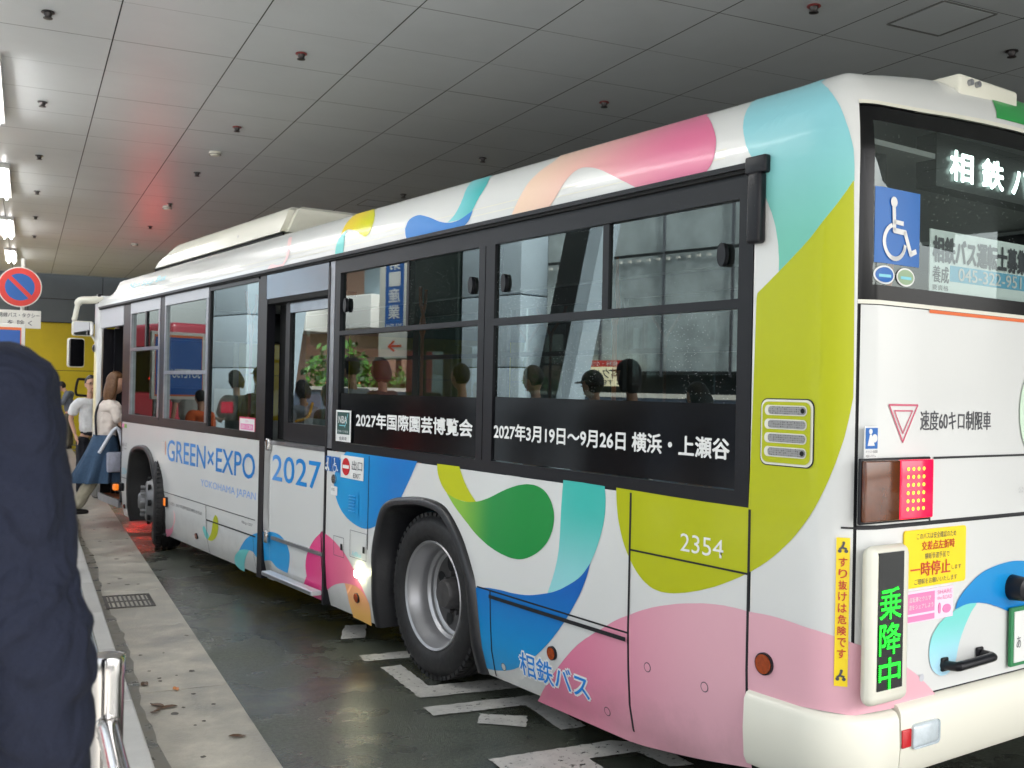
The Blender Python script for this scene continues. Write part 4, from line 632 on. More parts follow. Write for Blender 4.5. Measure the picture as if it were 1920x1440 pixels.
# window band
F_=MB()
def bar(y0,y1,z0,z1,mat=M_black,x0=-.001,x1=.05): F_.box(x0,x1,y0,y1,z0,z1,mat)
bar(.445,3.99,1.188,1.245);bar(.445,3.99,2.33,2.425);bar(.445,.515,1.245,2.33);bar(2.14,2.222,1.245,2.33);bar(2.228,2.285,1.245,2.33);bar(3.915,3.99,1.245,2.33);bar(2.222,2.228,1.188,2.425,M_dark,.012)
bar(.515,2.14,1.922,1.958);bar(2.285,3.915,1.93,1.958)
bar(1.272,1.312,1.958,2.33,M_black,.008);bar(3.035,3.06,1.958,2.33,M_black,.008)
bar(5.3,9.15,1.188,1.245);bar(5.24,5.335,1.188,2.40);bar(5.335,6.46,2.385,2.425);bar(6.43,6.46,1.245,2.385);bar(7.70,7.85,1.245,2.43);bar(8.9,9.17,1.188,2.43)
F_.build('window_frame',BUS)
F_=MB()
for (y0,y1,zm,zt) in ((6.46,7.70,1.70,2.33),(7.85,8.90,1.94,2.31)):
    bar(y0,y1,zt,2.425,M_grey,-.006);bar(y0,y1,1.245,1.27,M_black,-.004);bar(y0,y0+.05,1.27,zt,M_alu,-.006);bar(y1-.035,y1,1.27,zt,M_alu,-.006);bar(y0+.05,y1-.035,zm-.016,zm+.016,M_alu,-.006)
bar(8.33,8.38,1.956,2.31,M_black,.0)
F_.build('opening_window_frame',BUS)
# pillar beside the door, full height black edge
m=MB(); m.box(-.002,.05,3.995,4.062,1.2,2.425,M_alu); m.build('door_pillar',BUS)
m=MB(); m.box(-.006,.06,4.062,4.088,.175,2.385,M_black); m.box(-.006,.06,5.145,5.24,.175,2.235,M_black); m.box(-.004,.06,5.17,5.29,2.235,2.425,M_black); m.build('door_frame',BUS)
m=MB()
def pane(y0,y1,z0,z1,x=.014,mat=M_glass): m.add([(x,y1,z0),(x,y0,z0),(x,y0,z1),(x,y1,z1)],[(0,1,2,3)],mat)
PANES=[(.515,2.14,1.245,1.922),(.515,1.29,1.958,2.33),(1.29,2.14,1.958,2.33),(2.285,3.915,1.245,1.93),(2.285,3.05,1.958,2.33),(3.05,3.915,1.958,2.33),(5.335,6.43,1.245,2.385),(6.51,7.665,1.27,1.684),(6.51,7.665,1.716,2.33),(7.9,8.865,1.27,1.924),(7.9,8.35,1.956,2.31),(8.35,8.865,1.956,2.31)]
for k,p in enumerate(PANES):
    m=MB(); pane(*p,x=.014 if k%2==0 else .02); m.build('window_pane',BUS,fix=False)
# black film with lettering
for (y0,y1,z0,z1) in ((.525,2.13,1.25,1.567),(2.295,3.905,1.25,1.56)):
    m=MB(); m.box(.009,.012,y0,y1,z0,z1,M_film)
    if y0<1: put_text(m,'2027年3月19日～9月26日 横浜・上瀬谷',(-2.128,1.358),(-.551,1.436),lambda q,z:(.0075,-q,z),M_txt_w,.03)
    else: put_text(m,'2027年国際園芸博覧会',(-3.665,1.354),(-2.33,1.443),lambda q,z:(.0075,-q,z),M_txt_w,.035)
    m.build('window_film',BUS,fix=False)
# small knobs on sliding windows
for y,z in ((.60,2.13),(2.06,2.13),(2.36,2.14),(3.84,2.12)):
    m=MB(); m.prism(circ2(y,z,.022,.045,16),0,.02,M_black,lambda a,b,c:(c-.006,a,b)); m.build('sliding_latch',BUS,40)
# rain gutter with end piece
m=MB(); m.box(-.028,.004,.44,BL-.25,2.432,2.452,M_black); m.box(-.018,.004,.44,BL-.25,2.418,2.432,M_dark); m.box(-.03,.002,.37,.47,2.405,2.47,M_black,.008); m.box(-.042,.002,.385,.45,2.15,2.41,M_black,.014); m.build('rain_gutter',BUS,40)
# middle door
D=MB()
skin(D,[(-5.028,.2),(-4.092,.2),(-4.092,1.172),(-5.028,1.172)],M_white)
for k,(mn,pl) in enumerate(DECALS):
    q0=min(p[0] for p in pl); q1=max(p[0] for p in pl)
    if not(q1<-5.03 or q0>-4.07) and mn not in('bluer','tealr'): skin(D,pl,DM[mn],.0016+.00025*(k%4),(-5.028,-4.092))
txt(D,'2027',-4.985,.916,-4.152,1.10,M_txt_b2,.012,.001)
DO=D.build('sliding_door',BUS,fix=False)
m=MB(); skin(m,rect(-5.142,-5.034,.18,1.172),M_white); m.build('door_edge_strip',BUS,fix=False)
m=MB(); m.box(-.006,.03,4.09,5.03,1.172,1.2,M_alu); m.build('door_trim',DO); m=MB(); m.box(-.012,.004,4.09,4.96,.488,.512,M_alu); m.build('rubbing_strip',DO)
for z in (1.17,.50): m=MB(); m.box(-.035,.0,5.0,5.05,z-.045,z+.045,M_chrome,.01); m.build('door_latch',DO,40)
m=MB(); m.box(.055,.10,4.09,4.86,1.2,1.335,M_black); m.box(.055,.1,4.09,4.86,2.125,2.2,M_steel); m.box(.055,.1,4.855,4.93,1.2,2.2,M_black); m.box(.05,.1,4.088,4.108,1.335,2.125,M_black); m.build('door_leaf_frame',DO)
m=MB(); m.add([(.075,4.86,1.335),(.075,4.1,1.335),(.075,4.1,2.125),(.075,4.86,2.125)],[(0,1,2,3)],M_glass); m.build('door_glass',DO,fix=False)
m=MB(); m.box(.12,.2,4.9,5.2,1.2,2.24,M_dark); m.box(.0,.2,4.09,5.2,2.2,2.235,M_dark); m.build('door_recess',BUS)
m=MB(); m.box(-.003,.02,4.09,5.165,2.237,2.418,M_steel); m.build('door_header',BUS)
m=MB(); m.box(-.07,.0,4.10,4.98,.232,.262,M_grey,.006); m.box(-.072,-.066,4.12,4.96,.238,.256,M_alu); m.build('door_step',BUS)
# front door
m=MB(); m.box(-.002,.05,9.2,10.2,2.21,2.43,M_grey); m.build('front_door_header',BUS)
m=MB(); m.box(0,.4,10.05,10.12,.33,2.2,M_black); m.box(.0,.45,9.16,9.2,.33,2.2,M_black); m.box(.1,.5,9.95,10.0,.33,2.2,M_black); m.build('folding_door',BUS)
m=MB(); m.box(.02,.9,9.2,10.1,.30,.345,pm('step_mat',(150,85,50),.6)); m.box(-.01,.02,9.2,10.1,.27,.35,M_alu); m.build('entry_step',BUS)
# exit signs
def sticker(nm,q0,q1,z0,z1,mat,fn=None,off=.006):
    m=MB(); skin(m,rect(q0,q1,z0,z1),mat,off)
    if fn: fn(m)
    return m.build(nm,BUS,fix=False)
def ex(m):
    shape(m,circ2(-3.765,1.099,.055,.055,24),M_red,.008); shape(m,rect(-3.81,-3.72,1.088,1.11),M_txt_w,.009)
    txt(m,'出口',-3.68,1.085,-3.54,1.145,M_txt_k,0,.008); txt(m,'EXIT',-3.66,1.038,-3.555,1.066,M_txt_k,0,.008)
sticker('exit_sticker',-3.842,-3.523,1.028,1.17,M_txt_w,ex)
def wheelchair(m,q,z,s,mat,off):
    F=lambda L:[(q+x*s,z+y*s) for x,y in L]
    shape(m,F(circ2(.36,.87,.085)),mat,off)
    for st in stroke2(F([(.36,.78),(.38,.42),(.66,.41),(.82,.08),(.95,.13)]),.085*s)+stroke2(F([(.38,.56),(.6,.55)]),.07*s): shape(m,st,mat,off)
    for st in stroke2(F([(.30+0.0+.27*math.cos(a)+.1,.24+.27*math.sin(a)) for a in [R(110+k*12) for k in range(21)]]),.07*s): shape(m,st,mat,off)
sticker('wheelchair_sticker',-3.971,-3.862,1.054,1.15,M_bluesign,lambda m:wheelchair(m,-3.965,1.058,.09,M_txt_w,.008))
def pram(m):
    shape(m,circ2(-4.03,1.132,.01),M_txt_w,.008)
    for s in stroke2([(-4.03,1.12),(-4.035,1.085),(-4.015,1.06)],.016)+stroke2([(-4.035,1.085),(-4.05,1.06)],.012)+stroke2([(-4.03,1.115),(-4.06,1.095)],.008)+stroke2([(-4.068,1.07),(-4.045,1.07)],.016): shape(m,s,M_txt_w,.008)
sticker('pram_sticker',-4.081,-3.979,1.054,1.15,M_bluesign,pram)
def redst(m):
    skin(m,rect(-5.682,-5.37,1.217,1.34),M_txt_w,-.003); skin(m,rect(-5.66,-5.39,1.255,1.30),M_pinkst,-.002); txt(m,'座席へのご案内',-5.64,1.262,-5.41,1.293,M_txt_w,0,-.001)
    txt(m,'お願い',-5.56,1.312,-5.48,1.328,M_pinkst,0,-.001); shape(m,circ2(-5.60,1.235,.025,.012),M_pinkst,-.001); shape(m,circ2(-5.45,1.235,.025,.012),M_pinkst,-.001)
sticker('notice_sticker',-5.695,-5.357,1.205,1.351,pm('crimson_sticker',(205,50,90),.4),redst,-.006+.002)
def nba(m):
    skin(m,rect(-3.915,-3.738,1.30,1.44),pm('dark_green_sticker',(28,70,66),.4),.0035); txt(m,'NBA',-3.89,1.37,-3.77,1.415,M_txt_w,.01,.0045); txt(m,'日本バス協会',-3.90,1.31,-3.75,1.326,M_txt_w,0,.0045); txt(m,'会員章',-3.88,1.263,-3.77,1.285,M_txt_k,0,.0045)
    for s in stroke2([(-3.88,1.355),(-3.80,1.355),(-3.80,1.345),(-3.76,1.43)],.006): shape(m,s,M_txt_t,.0045)
sticker('membership_sticker',-3.935,-3.718,1.253,1.452,M_txt_w,nba,.002)
sticker('colour_tag',-9.14,-8.95,1.125,1.165,M_pinkst,lambda m:skin(m,rect(-9.04,-8.95,1.125,1.165),pm('green_tag',(120,190,70),.4),.0075))
sticker('small_white_label',-3.982,-3.885,.905,.962,M_txt_w,lambda m:[txt(m,'非常口',-3.97,.93,-3.92,.95,M_txt_k,0,.0075)])
m=MB(); m.prism(circ2(-3.936,1.008,.03,.03,20),-.004,.012,M_chrome,lambda q,z,h:S(q,z)+SN(q,z)*h); m.build('emergency_cock',BUS,40)
# louvre, filler flaps
m=MB(); skin(m,rect(-3.74,-3.585,.80,.952),DM['blue'],.006)
for k in range(6):
    z=.825+.019*k; m.box(-.016,-.006,3.62,3.705,z,z+.008,DM['blue'],.003)
m.build('louvre_panel',BUS,fix=False)
for (a,b,c,d,nm) in ((-3.93,-3.78,.522,.648,''),(-3.695,-3.47,.545,.712,'AdBlue')):
    m=MB()
    for s in ((a,a+.004,c,d),(b-.004,b,c,d),(a,b,c,c+.003),(a,b,d-.003,d)): skin(m,rect(*s),M_txt_k,.0035)
    skin(m,rect(b-.05,b-.02,c+.045,c+.085),M_dark,.004)
    if nm: txt(m,nm,a+.03,c+.012,b-.07,c+.04,M_txt_t,0,.004)
    m.build('filler_flap',BUS,fix=False)
# lamps along the side
m=MB(); m.prism(circ2(-3.555,.462,.036,.023,20),0,.03,emis('lit_white_lamp',(255,255,205),15),lambda q,z,h:S(q,z)+SN(q,z)*h); m.build('marker_lamp',BUS,40)
for q,z,r in ((-3.615,.30,.03),(-1.612,.402,.032),(-.351,.643,.04),(-6.70,.288,.026),(-9.05,.30,.022)):
    m=MB(); m.prism(circ2(q,z,r,r,24),-.002,.012,M_black,lambda q,z,h:S(q,z)+SN(q,z)*h); m.prism(circ2(q,z,r*.86,r*.86,24),.011,.015,M_amber,lambda q,z,h:S(q,z)+SN(q,z)*h); m.build('side_reflector',BUS,40)
m=MB(); m.box(-.05,.0,9.03,9.11,.46,.545,M_black,.008); m.box(-.10,-.045,9.04,9.12,.468,.535,M_amberlit,.015); m.build('turn_signal',BUS,40)
m=MB(); m.box(-.02,.0,7.49,7.56,.455,.545,M_black,.006); m.box(-.028,-.018,7.5,7.55,.465,.535,M_amberlit,.004); m.build('side_marker',BUS,40)
# side vent at rear corner
m=MB(); P=[]
def rrect(q0,q1,z0,z1,r,n=6):
    out=[]
    for cx,cz,a0 in ((q1-r,z1-r,0),(q0+r,z1-r,90),(q0+r,z0+r,180),(q1-r,z0+r,270)):
        out+=[(cx+r*math.cos(R(a0+90*k/n)),cz+r*math.sin(R(a0+90*k/n))) for k in range(n+1)]
    return out
skin(m,rrect(-.392,-.155,1.352,1.592,.03),M_seam,.003);skin(m,rrect(-.388,-.159,1.356,1.588,.028),M_cream,.005); skin(m,rrect(-.380,-.167,1.364,1.58,.024),DM['lime2'],.008)
mesh=ledmat('vent_mesh',(0,0,0),0,1); 
def meshmat():
    m=pm('vent_grille',(150,150,140),.5); N,L=nodes(m); b=N['Principled BSDF']; tc=N.new('ShaderNodeTexCoord'); v=N.new('ShaderNodeTexVoronoi'); v.inputs['Scale'].default_value=130; v.inputs['Randomness'].default_value=.15; L.new(tc.outputs['Object'],v.inputs['Vector'])
    r=N.new('ShaderNodeMapRange'); r.inputs[1].default_value=.3; r.inputs[2].default_value=.5; r.inputs[3].default_value=.01; r.inputs[4].default_value=.28; L.new(v.outputs['Distance'],r.inputs[0]); L.new(r.outputs[0],b.inputs['Base Color']); return m
MG=meshmat()
for k in range(4):
    z=1.385+.049*k; skin(m,rrect(-.368,-.18,z,z+.036,.016),M_cream,.010); skin(m,rrect(-.35,-.184,z+.004,z+.032,.012),MG,.012)
for z in (1.403,1.55): shape(m,circ2(-.196,z,.009),M_dark,.014)
m.build('air_vent',BUS,fix=False)
# yellow vertical sticker
m=MB(); skin(m,rect(-.073,-.03,.628,1.128),M_yellow,.006)
w=.026
for k,ch in enumerate('すり抜けは危険です'):
    z=1.045-.0385*k; txt(m,ch,-.051-w/2,z-.014,-.051+w/2,z+.016,M_txt_r,.015,.008)
for zc in (1.095,.665):
    for s in (circ2(-.062,zc-.012,.006),circ2(-.042,zc-.012,.006),circ2(-.05,zc+.016,.0045)): shape(m,s,M_txt_k,.008)
    for s in stroke2([(-.062,zc-.006),(-.055,zc),(-.042,zc-.004)],.007)+stroke2([(-.055,zc),(-.05,zc+.012)],.007): shape(m,s,M_txt_k,.008)
m.build('warning_strip',BUS,fix=False)
# rear window
QW=(QS+.0,QE-.0)
m=MB()
skin(m,rect(QW[0],QW[0]+.055,1.93,2.60),M_film,-.006);skin(m,rect(QW[1]-.055,QW[1],1.93,2.60),M_film,-.006);skin(m,rect(QW[0]+.055,QW[1]-.055,1.93,1.985),M_film,-.006);skin(m,rect(QW[0]+.055,QW[1]-.055,2.545,2.60),M_film,-.006)
m.build('rear_window_border',BUS,fix=False)
m=MB(); skin(m,rect(QW[0]+.055,QW[1]-.055,1.985,2.545),glass('rear_window_glass',(.68,.73,.72),1.75,wet=.6),-.006); m.build('rear_window_glass',BUS,fix=False)
m=MB()
skin(m,rect(QS,QE,2.60,2.614),M_cream,.002); skin(m,rect(QS,QE,1.918,1.932),M_cream,.002); m.build('rear_window_seal',BUS,fix=False)
off=RC-ARC  # rear plane x = q - Q1 + RC
def rx(x): return x-RC+Q1
def wc(m): wheelchair(m,rx(.128),2.085,.215,M_txt_w,-.002)
sticker('wheelchair_sign',rx(.115),rx(.357),2.06,2.318,M_bluesign,wc,-.004)
for (x,mt) in ((.165,M_bluesign),(.28,pm('green_disc',(150,175,140),.4))):
    m=MB(); shape(m,circ2(rx(x),2.02,.052,.032),M_txt_w,-.004); shape(m,circ2(rx(x),2.02,.045,.026),mt,-.003); shape(m,rect(rx(x)-.03,rx(x)+.03,2.012,2.022),M_txt_t,-.002); m.build('round_sticker',BUS,fix=False)
m=MB(); m.box(.445,1.10,.02,.024,1.985,2.21,pm('paper_white',(236,244,240),.6))
f=lambda s,z:(s,.0185,z)
put_text(m,'相鉄バス運転士募集',(.462,2.095),(1.085,2.185),f,M_txt_k,.05); m.box(.57,1.095,.0185,.02,2.03,2.088,pm('sky_strip',(120,190,220),.5)); put_text(m,'045-322-9511',(.62,2.036),(1.09,2.082),lambda s,z:(s,.0175,z),M_txt_w,.02); put_text(m,'養成',(.46,2.02),(.56,2.08),f,M_txt_k,.01); put_text(m,'要資格',(.46,1.993),(.56,2.012),f,M_txt_k)
m.build('recruiting_placard',BUS,fix=False)
m=MB(); m.box(.62,1.9,.115,.2,2.40,2.60,pm('display_case',(14,16,16),.4))
LW=emis('white_led',(225,255,245),2.6)
for k,ch in enumerate('相鉄バス'): put_text(m,ch,(.70+.215*k,2.435),(.85+.215*k,2.545),lambda s,z:(s,.108,z),LW,.04)
m.build('rear_destination_display',BUS,fix=False)
# rear lamps and fittings
m=MB(); m.box(.03,.425,-.012,.0,1.178,1.398,M_black,.004); m.build('tail_lamp_base',BUS,40)
m=MB(); m.box(.036,.224,-.03,-.01,1.187,1.391,pm('amber_lens',(92,44,12),.15,coat=.8,noise=.3,nscale=14),.005); m.build('indicator_lens',BUS,40)
M_redl=pm('red_lens',(215,14,60),.15,coat=.8,emit=(225,10,60),est=.4)
m=MB(); m.box(.229,.417,-.03,-.01,1.187,1.391,M_redl,.005); 
Ml=emis('stop_led',(255,170,60),1.3)
for i in range(4):
    for j in range(6):
        x=.266+.03*i; z=1.222+.0275*j; m.prism(circ2(x,z,.0065,.0065,8),-.032,-.0305,Ml,lambda a,b,c:(a,c,b))
m.build('stop_lamp',BUS,40)
m=MB(); m.box(.046,.262,-.055,.0,.578,1.108,M_cream,.03); bx=m.build('led_sign_case',BUS,40)
m=MB(); m.box(.076,.212,-.058,-.05,.632,1.088,pm('led_screen',(10,13,14),.15)); m.build('led_screen',BUS)
ML=ledmat('green_led',(10,255,40),1.2,150); m=MB()
for k,ch in enumerate('乗降中'): put_text(m,ch,(.080,.866-.116*k),(.196,.970-.116*k),lambda s,z:(s,-.0595,z),ML,.012)
m.build('led_lettering',BUS,fix=False)
m=MB(); m.prism(rrect(.29,.665,.94,1.142,.012),-.004,.001,M_yellow,lambda a,b,c:(a,c,b)); f=lambda s,z:(s,-.0055,z)
put_text(m,'このバスは安全確認のため',(.36,1.108),(.60,1.13),f,M_txt_k);put_text(m,'交差点左折時',(.39,1.068),(.59,1.10),f,M_txt_r,.008);put_text(m,'横断歩道手前で',(.41,1.036),(.56,1.058),f,M_txt_k);put_text(m,'一時停止',(.325,.978),(.565,1.028),f,M_txt_r,.012);put_text(m,'します',(.575,.988),(.635,1.004),f,M_txt_k);put_text(m,'ご理解をお願いいたします',(.35,.95),(.61,.97),f,M_txt_k); m.build('left_turn_sticker',BUS,fix=False)
m=MB(); m.box(.315,.59,-.003,.001,.818,.928,pm('pale_pink_sticker',(245,215,232),.4)); m.box(.315,.475,-.0045,.0,.85,.92,M_pinkst); m.box(.315,.475,-.0045,.0,.822,.842,M_pinkst)
put_text(m,'自転車とクルマ',(.325,.89),(.45,.908),f,M_txt_w);put_text(m,'道をシェアしよう',(.32,.865),(.465,.882),f,M_txt_w);put_text(m,'SHARE',(.49,.905),(.58,.92),f,M_pinkst);put_text(m,'the ROAD',(.49,.885),(.58,.899),f,M_pinkst)
m.prism(circ2(.55,.85,.025,.016,14),-.0055,-.003,M_pinkst,lambda a,b,c:(a,c,b)); m.prism(circ2(.505,.855,.008,.02,10),-.0055,-.003,M_pinkst,lambda a,b,c:(a,c,b)); m.build('road_sharing_sticker',BUS,fix=False)
m=MB(); m.box(.062,.132,-.003,.001,1.395,1.505,M_txt_w); m.box(.065,.129,-.0045,0,1.43,1.5,M_bluesign); m.prism(circ2(.09,1.488,.009),-.0055,-.003,M_txt_w,lambda a,b,c:(a,c,b)); m.prism(circ2(.112,1.465,.014),-.0055,-.003,M_txt_w,lambda a,b,c:(a,c,b)); m.prism([(.075,1.44),(.112,1.44),(.095,1.478),(.086,1.478)],-.0055,-.003,M_txt_w,lambda a,b,c:(a,c,b))
put_text(m,'ドライバー異常時',(.066,1.415),(.128,1.425),f,M_txt_k);put_text(m,'対応システム',(.066,1.401),(.12,1.411),f,M_txt_k); m.build('driver_aid_sticker',BUS,fix=False)
m=MB(); m.tube(cr([(.535,-.0,.648),(.54,-.05,.652),(.56,-.062,.655),(.74,-.062,.66),(.762,-.05,.66),(.768,-.0,.66)],3),.017,M_black,10); m.box(.52,.56,-.012,0,.625,.675,M_black,.006); m.box(.745,.785,-.012,0,.635,.685,M_black,.006); m.build('grab_handle',BUS,40)
m=MB(); m.box(.955,1.415,-.02,-.006,.585,.81,pm('plate_green_frame',(40,125,75),.4),.004); m.box(.972,1.398,-.024,-.019,.60,.795,pm('plate_white',(225,226,222),.4),.002); f=lambda s,z:(s,-.0252,z)
put_text(m,'あ',(.985,.655),(1.015,.70),f,M_txt_k); put_text(m,'2',(1.04,.615),(1.11,.735),f,pm('plate_green',(20,90,50),.4),.01); m.build('number_plate',BUS,fix=False)
m=MB(); m.lathe([(0,.05),(-.06,.045),(-.075,.02),(-.076,0)],M_black,(.985,0,.885),'Y',20); m.build('reversing_sensor',BUS,40)
# bumper: follows the rear corner
m=MB()
def bump(q0,q1,z0,z1,n):
    prof=[(z0,-.03),(z0+.0,.005),(z0+.03,.022),((z0+z1)/2,.03),(z1-.03,.026),(z1-.008,.014),(z1,-.01)]
    V=[];F=[]
    for i in range(n+1):
        q=q0+(q1-q0)*i/n
        for z,o in prof:
            zz=z+ (0 if q>-.2 or z>z0+.1 else 0); p=S(q,.7); nn=SN(q,.7); V.append(Vector((p.x,p.y,zz))+nn*o)
    k=len(prof)
    for i in range(n):
        for c in range(k-1): F.append((i*k+c,(i+1)*k+c,(i+1)*k+c+1,i*k+c+1))
    F.append(tuple(range(k))); F.append(tuple(n*k+c for c in range(k))[::-1]); m.add(V,F,M_cream)
bump(-.425,.17,.268,.535,30); m.build('bumper_corner',BUS,50); m=MB(); bump(.178,QE-.19,.30,.552,30); m.build('bumper',BUS,50); m=MB(); bump(QE-.182,QE+.42,.268,.535,30); m.build('bumper_corner',BUS,50)
m=MB(); m.box(.255,.307,-.036,-.028,.405,.468,pm('red_reflector',(190,20,30),.2,coat=.6),.004); m.build('rear_reflector',BUS,40)
m=MB(); m.box(.312,.472,-.04,-.02,.392,.478,pm('reverse_lens',(190,200,205),.12,coat=.8,noise=.15,nscale=20),.018); m.build('reversing_lamp',BUS,40)
m=MB(); m.box(.74,1.15,.10,.3,2.70,2.845,M_cream,.015); m.prism(circ2(.80,2.815,.012),.085,.102,M_alu,lambda a,b,c:(a,c,b)); m.prism(circ2(.85,2.817,.012),.085,.102,M_alu,lambda a,b,c:(a,c,b)); m.build('roof_bracket',BUS,40)
# roof air conditioner
AC=MB()
def ring(x0,x1,y0,y1,z): return [(x0,y0,z),(x1,y0,z),(x1,y1,z),(x0,y1,z)]
L_=[ring(.45,2.04,6.0,9.6,2.80),ring(.45,2.04,6.0,9.62,2.873),ring(.42,2.07,5.93,9.68,2.876),ring(.435,2.055,5.86,9.5,2.97),ring(.475,2.015,5.86,9.15,3.065),ring(.53,1.96,5.93,9.0,3.097),ring(.7,1.79,6.1,8.8,3.11)]
bm=bmesh.new(); rows=[[bm.verts.new(p) for p in r] for r in L_]
for a,b in zip(rows[:-1],rows[1:]):
    for k in range(4): bm.faces.new((a[k],a[(k+1)%4],b[(k+1)%4],b[k]))
bm.faces.new(rows[-1]); bm.faces.new(rows[0][::-1]); bmesh.ops.bevel(bm,geom=[e for e in bm.edges if abs(e.verts[0].co.z-e.verts[1].co.z)>.01],offset=.05,segments=4,affect='EDGES')
AC.bm(bm,M_cream); ACO=AC.build('roof_air_conditioner',BUS,40)
m=MB(); m.box(.44,.46,5.98,9.64,2.84,2.874,M_dark)
for y in (7.0,8.3): m.box(.43,.45,y,y+.006,2.88,2.96,M_grey)
m.build('intake_slot',ACO)
# mirrors
m=MB(); m.tube(cr([(.08,BL+.0,2.56),(-.05,BL+.03,2.545),(-.16,BL+.06,2.53),(-.19,BL+.06,2.45),(-.215,BL+.06,2.32),(-.235,BL+.06,2.30)],4),[.045]*11+[.03]*10,M_cream,10); m.box(.02,.08,BL-.02,BL+.07,2.50,2.62,M_black,.01); arm=m.build('mirror_arm',BUS,50)
def mirror(nm,x0,x1,z0,z1):
    m=MB(); m.box(x0,x1,BL+.02,BL+.09,z0,z1,M_cream,.03); o=m.build(nm,BUS,50)
    g=MB(); P=rrect(x0+.012,x1-.012,z0+.012,z1-.012,.03); g.add([(a,BL+.0185,b) for a,b in P],[tuple(range(len(P)))],pm('mirror_silver',(230,230,230),.02,metal=1)); g.build('mirror_glass',o,fix=False)
mirror('wide_mirror',-.245,-.005,2.125,2.30); mirror('tall_mirror',-.29,-.10,1.76,2.10)
m=MB(); m.tube([(-.02,BL+.05,2.13),(.03,BL+.05,2.05),(.03,BL+.05,1.98)],.015,M_cream,8); m.prism(circ2(.02,1.99,.035,.05,16),0,.05,M_black,lambda a,b,c:(a,BL+.02+c,b)); m.build('kerb_mirror',BUS,40)
# inside: far side wall, seats, poles
m=MB(); m.box(WB-.08,WB-.04,.3,BL-.1,.33,1.2,MATS['bus_lining']);
for y in (.3,2.2,4.0,5.6,7.2,8.9,BL-.2): m.box(WB-.07,WB-.03,y-.06,y+.06,1.2,2.45,M_black)
m.box(WB-.07,WB-.03,.3,BL-.1,1.9,1.94,M_black); m.box(WB-.07,WB-.03,.3,BL-.1,2.33,2.48,M_black); m.build('far_side_lining',BUS)
for a,b in ((.36,2.14),(2.26,3.94),(4.06,5.54),(5.66,7.14),(7.26,8.84),(8.96,BL-.26)):
    m=MB(); m.quad((WB-.02,a,1.2),(WB-.02,b,1.2),(WB-.02,b,2.4),(WB-.02,a,2.4),M_glass); m.build('window_pane',BUS,fix=False)
m=MB(); m.quad((.15,BL-.01,1.15),(WB-.1,BL-.01,1.15),(WB-.1,BL-.01,2.45),(.15,BL-.01,2.45),M_clear); m.build('windscreen',BUS,fix=False)
m=MB(); m.box(.55,1.15,9.92,10.1,.34,1.55,M_black,.03); m.build('added_fare_box',BUS,40)  # dark box added to block the red lamps ahead from the windows
m=MB(); m.box(.2,2.3,10.15,10.4,2.12,2.5,M_black,.03); m.build('added_front_box',BUS,40)  # upper box, likewise added to screen off the high red lamp ahead
M_seat=pm('seat_fabric',(40,75,90),.8,noise=.2,nscale=30); M_pole=pm('orange_pole',(205,105,45),.35)
def seat(x,y,z):
    m=MB(); m.box(x-.21,x+.21,y-.22,y+.22,z+.38,z+.47,M_seat,.03); m.box(x-.21,x+.21,y-.26,y-.17,z+.45,z+1.02,M_seat,.04); m.box(x-.03,x+.03,y-.15,y+.1,z,z+.4,M_black); m.build('passenger_seat',BUS,40)
for y in (.78,1.6,2.42):
    for x in (.45,.9,1.65,2.1): seat(x,y,.40)
seat(.45,3.19,.40); seat(2.05,3.19,.40)
for y in (5.8,6.6,7.4): seat(2.1,y,.35)
m=MB(); m.box(.52,WB-.52,.2,3.9,.3,.40,MATS['bus_floor']); m.build('rear_platform',BUS)
for x,y in ((.72,3.2),(1.7,3.2),(.75,1.15),(1.7,1.1),(.7,5.4),(1.75,5.9),(.8,7.6)):
    m=MB(); m.tube([(x,y,.34),(x,y,2.05)],.016,M_pole,8)
    m.tube(cr([(x,y,2.05),(x,y-.03,2.18),(x-.08,y-.1,2.36),(x-.1,y-.12,2.5)],4),.016,M_pole,8); m.tube(cr([(x,y,2.05),(x,y+.03,2.18),(x+.08,y+.1,2.36),(x+.1,y+.12,2.5)],4),.016,M_pole,8); m.build('grab_pole',BUS,50)
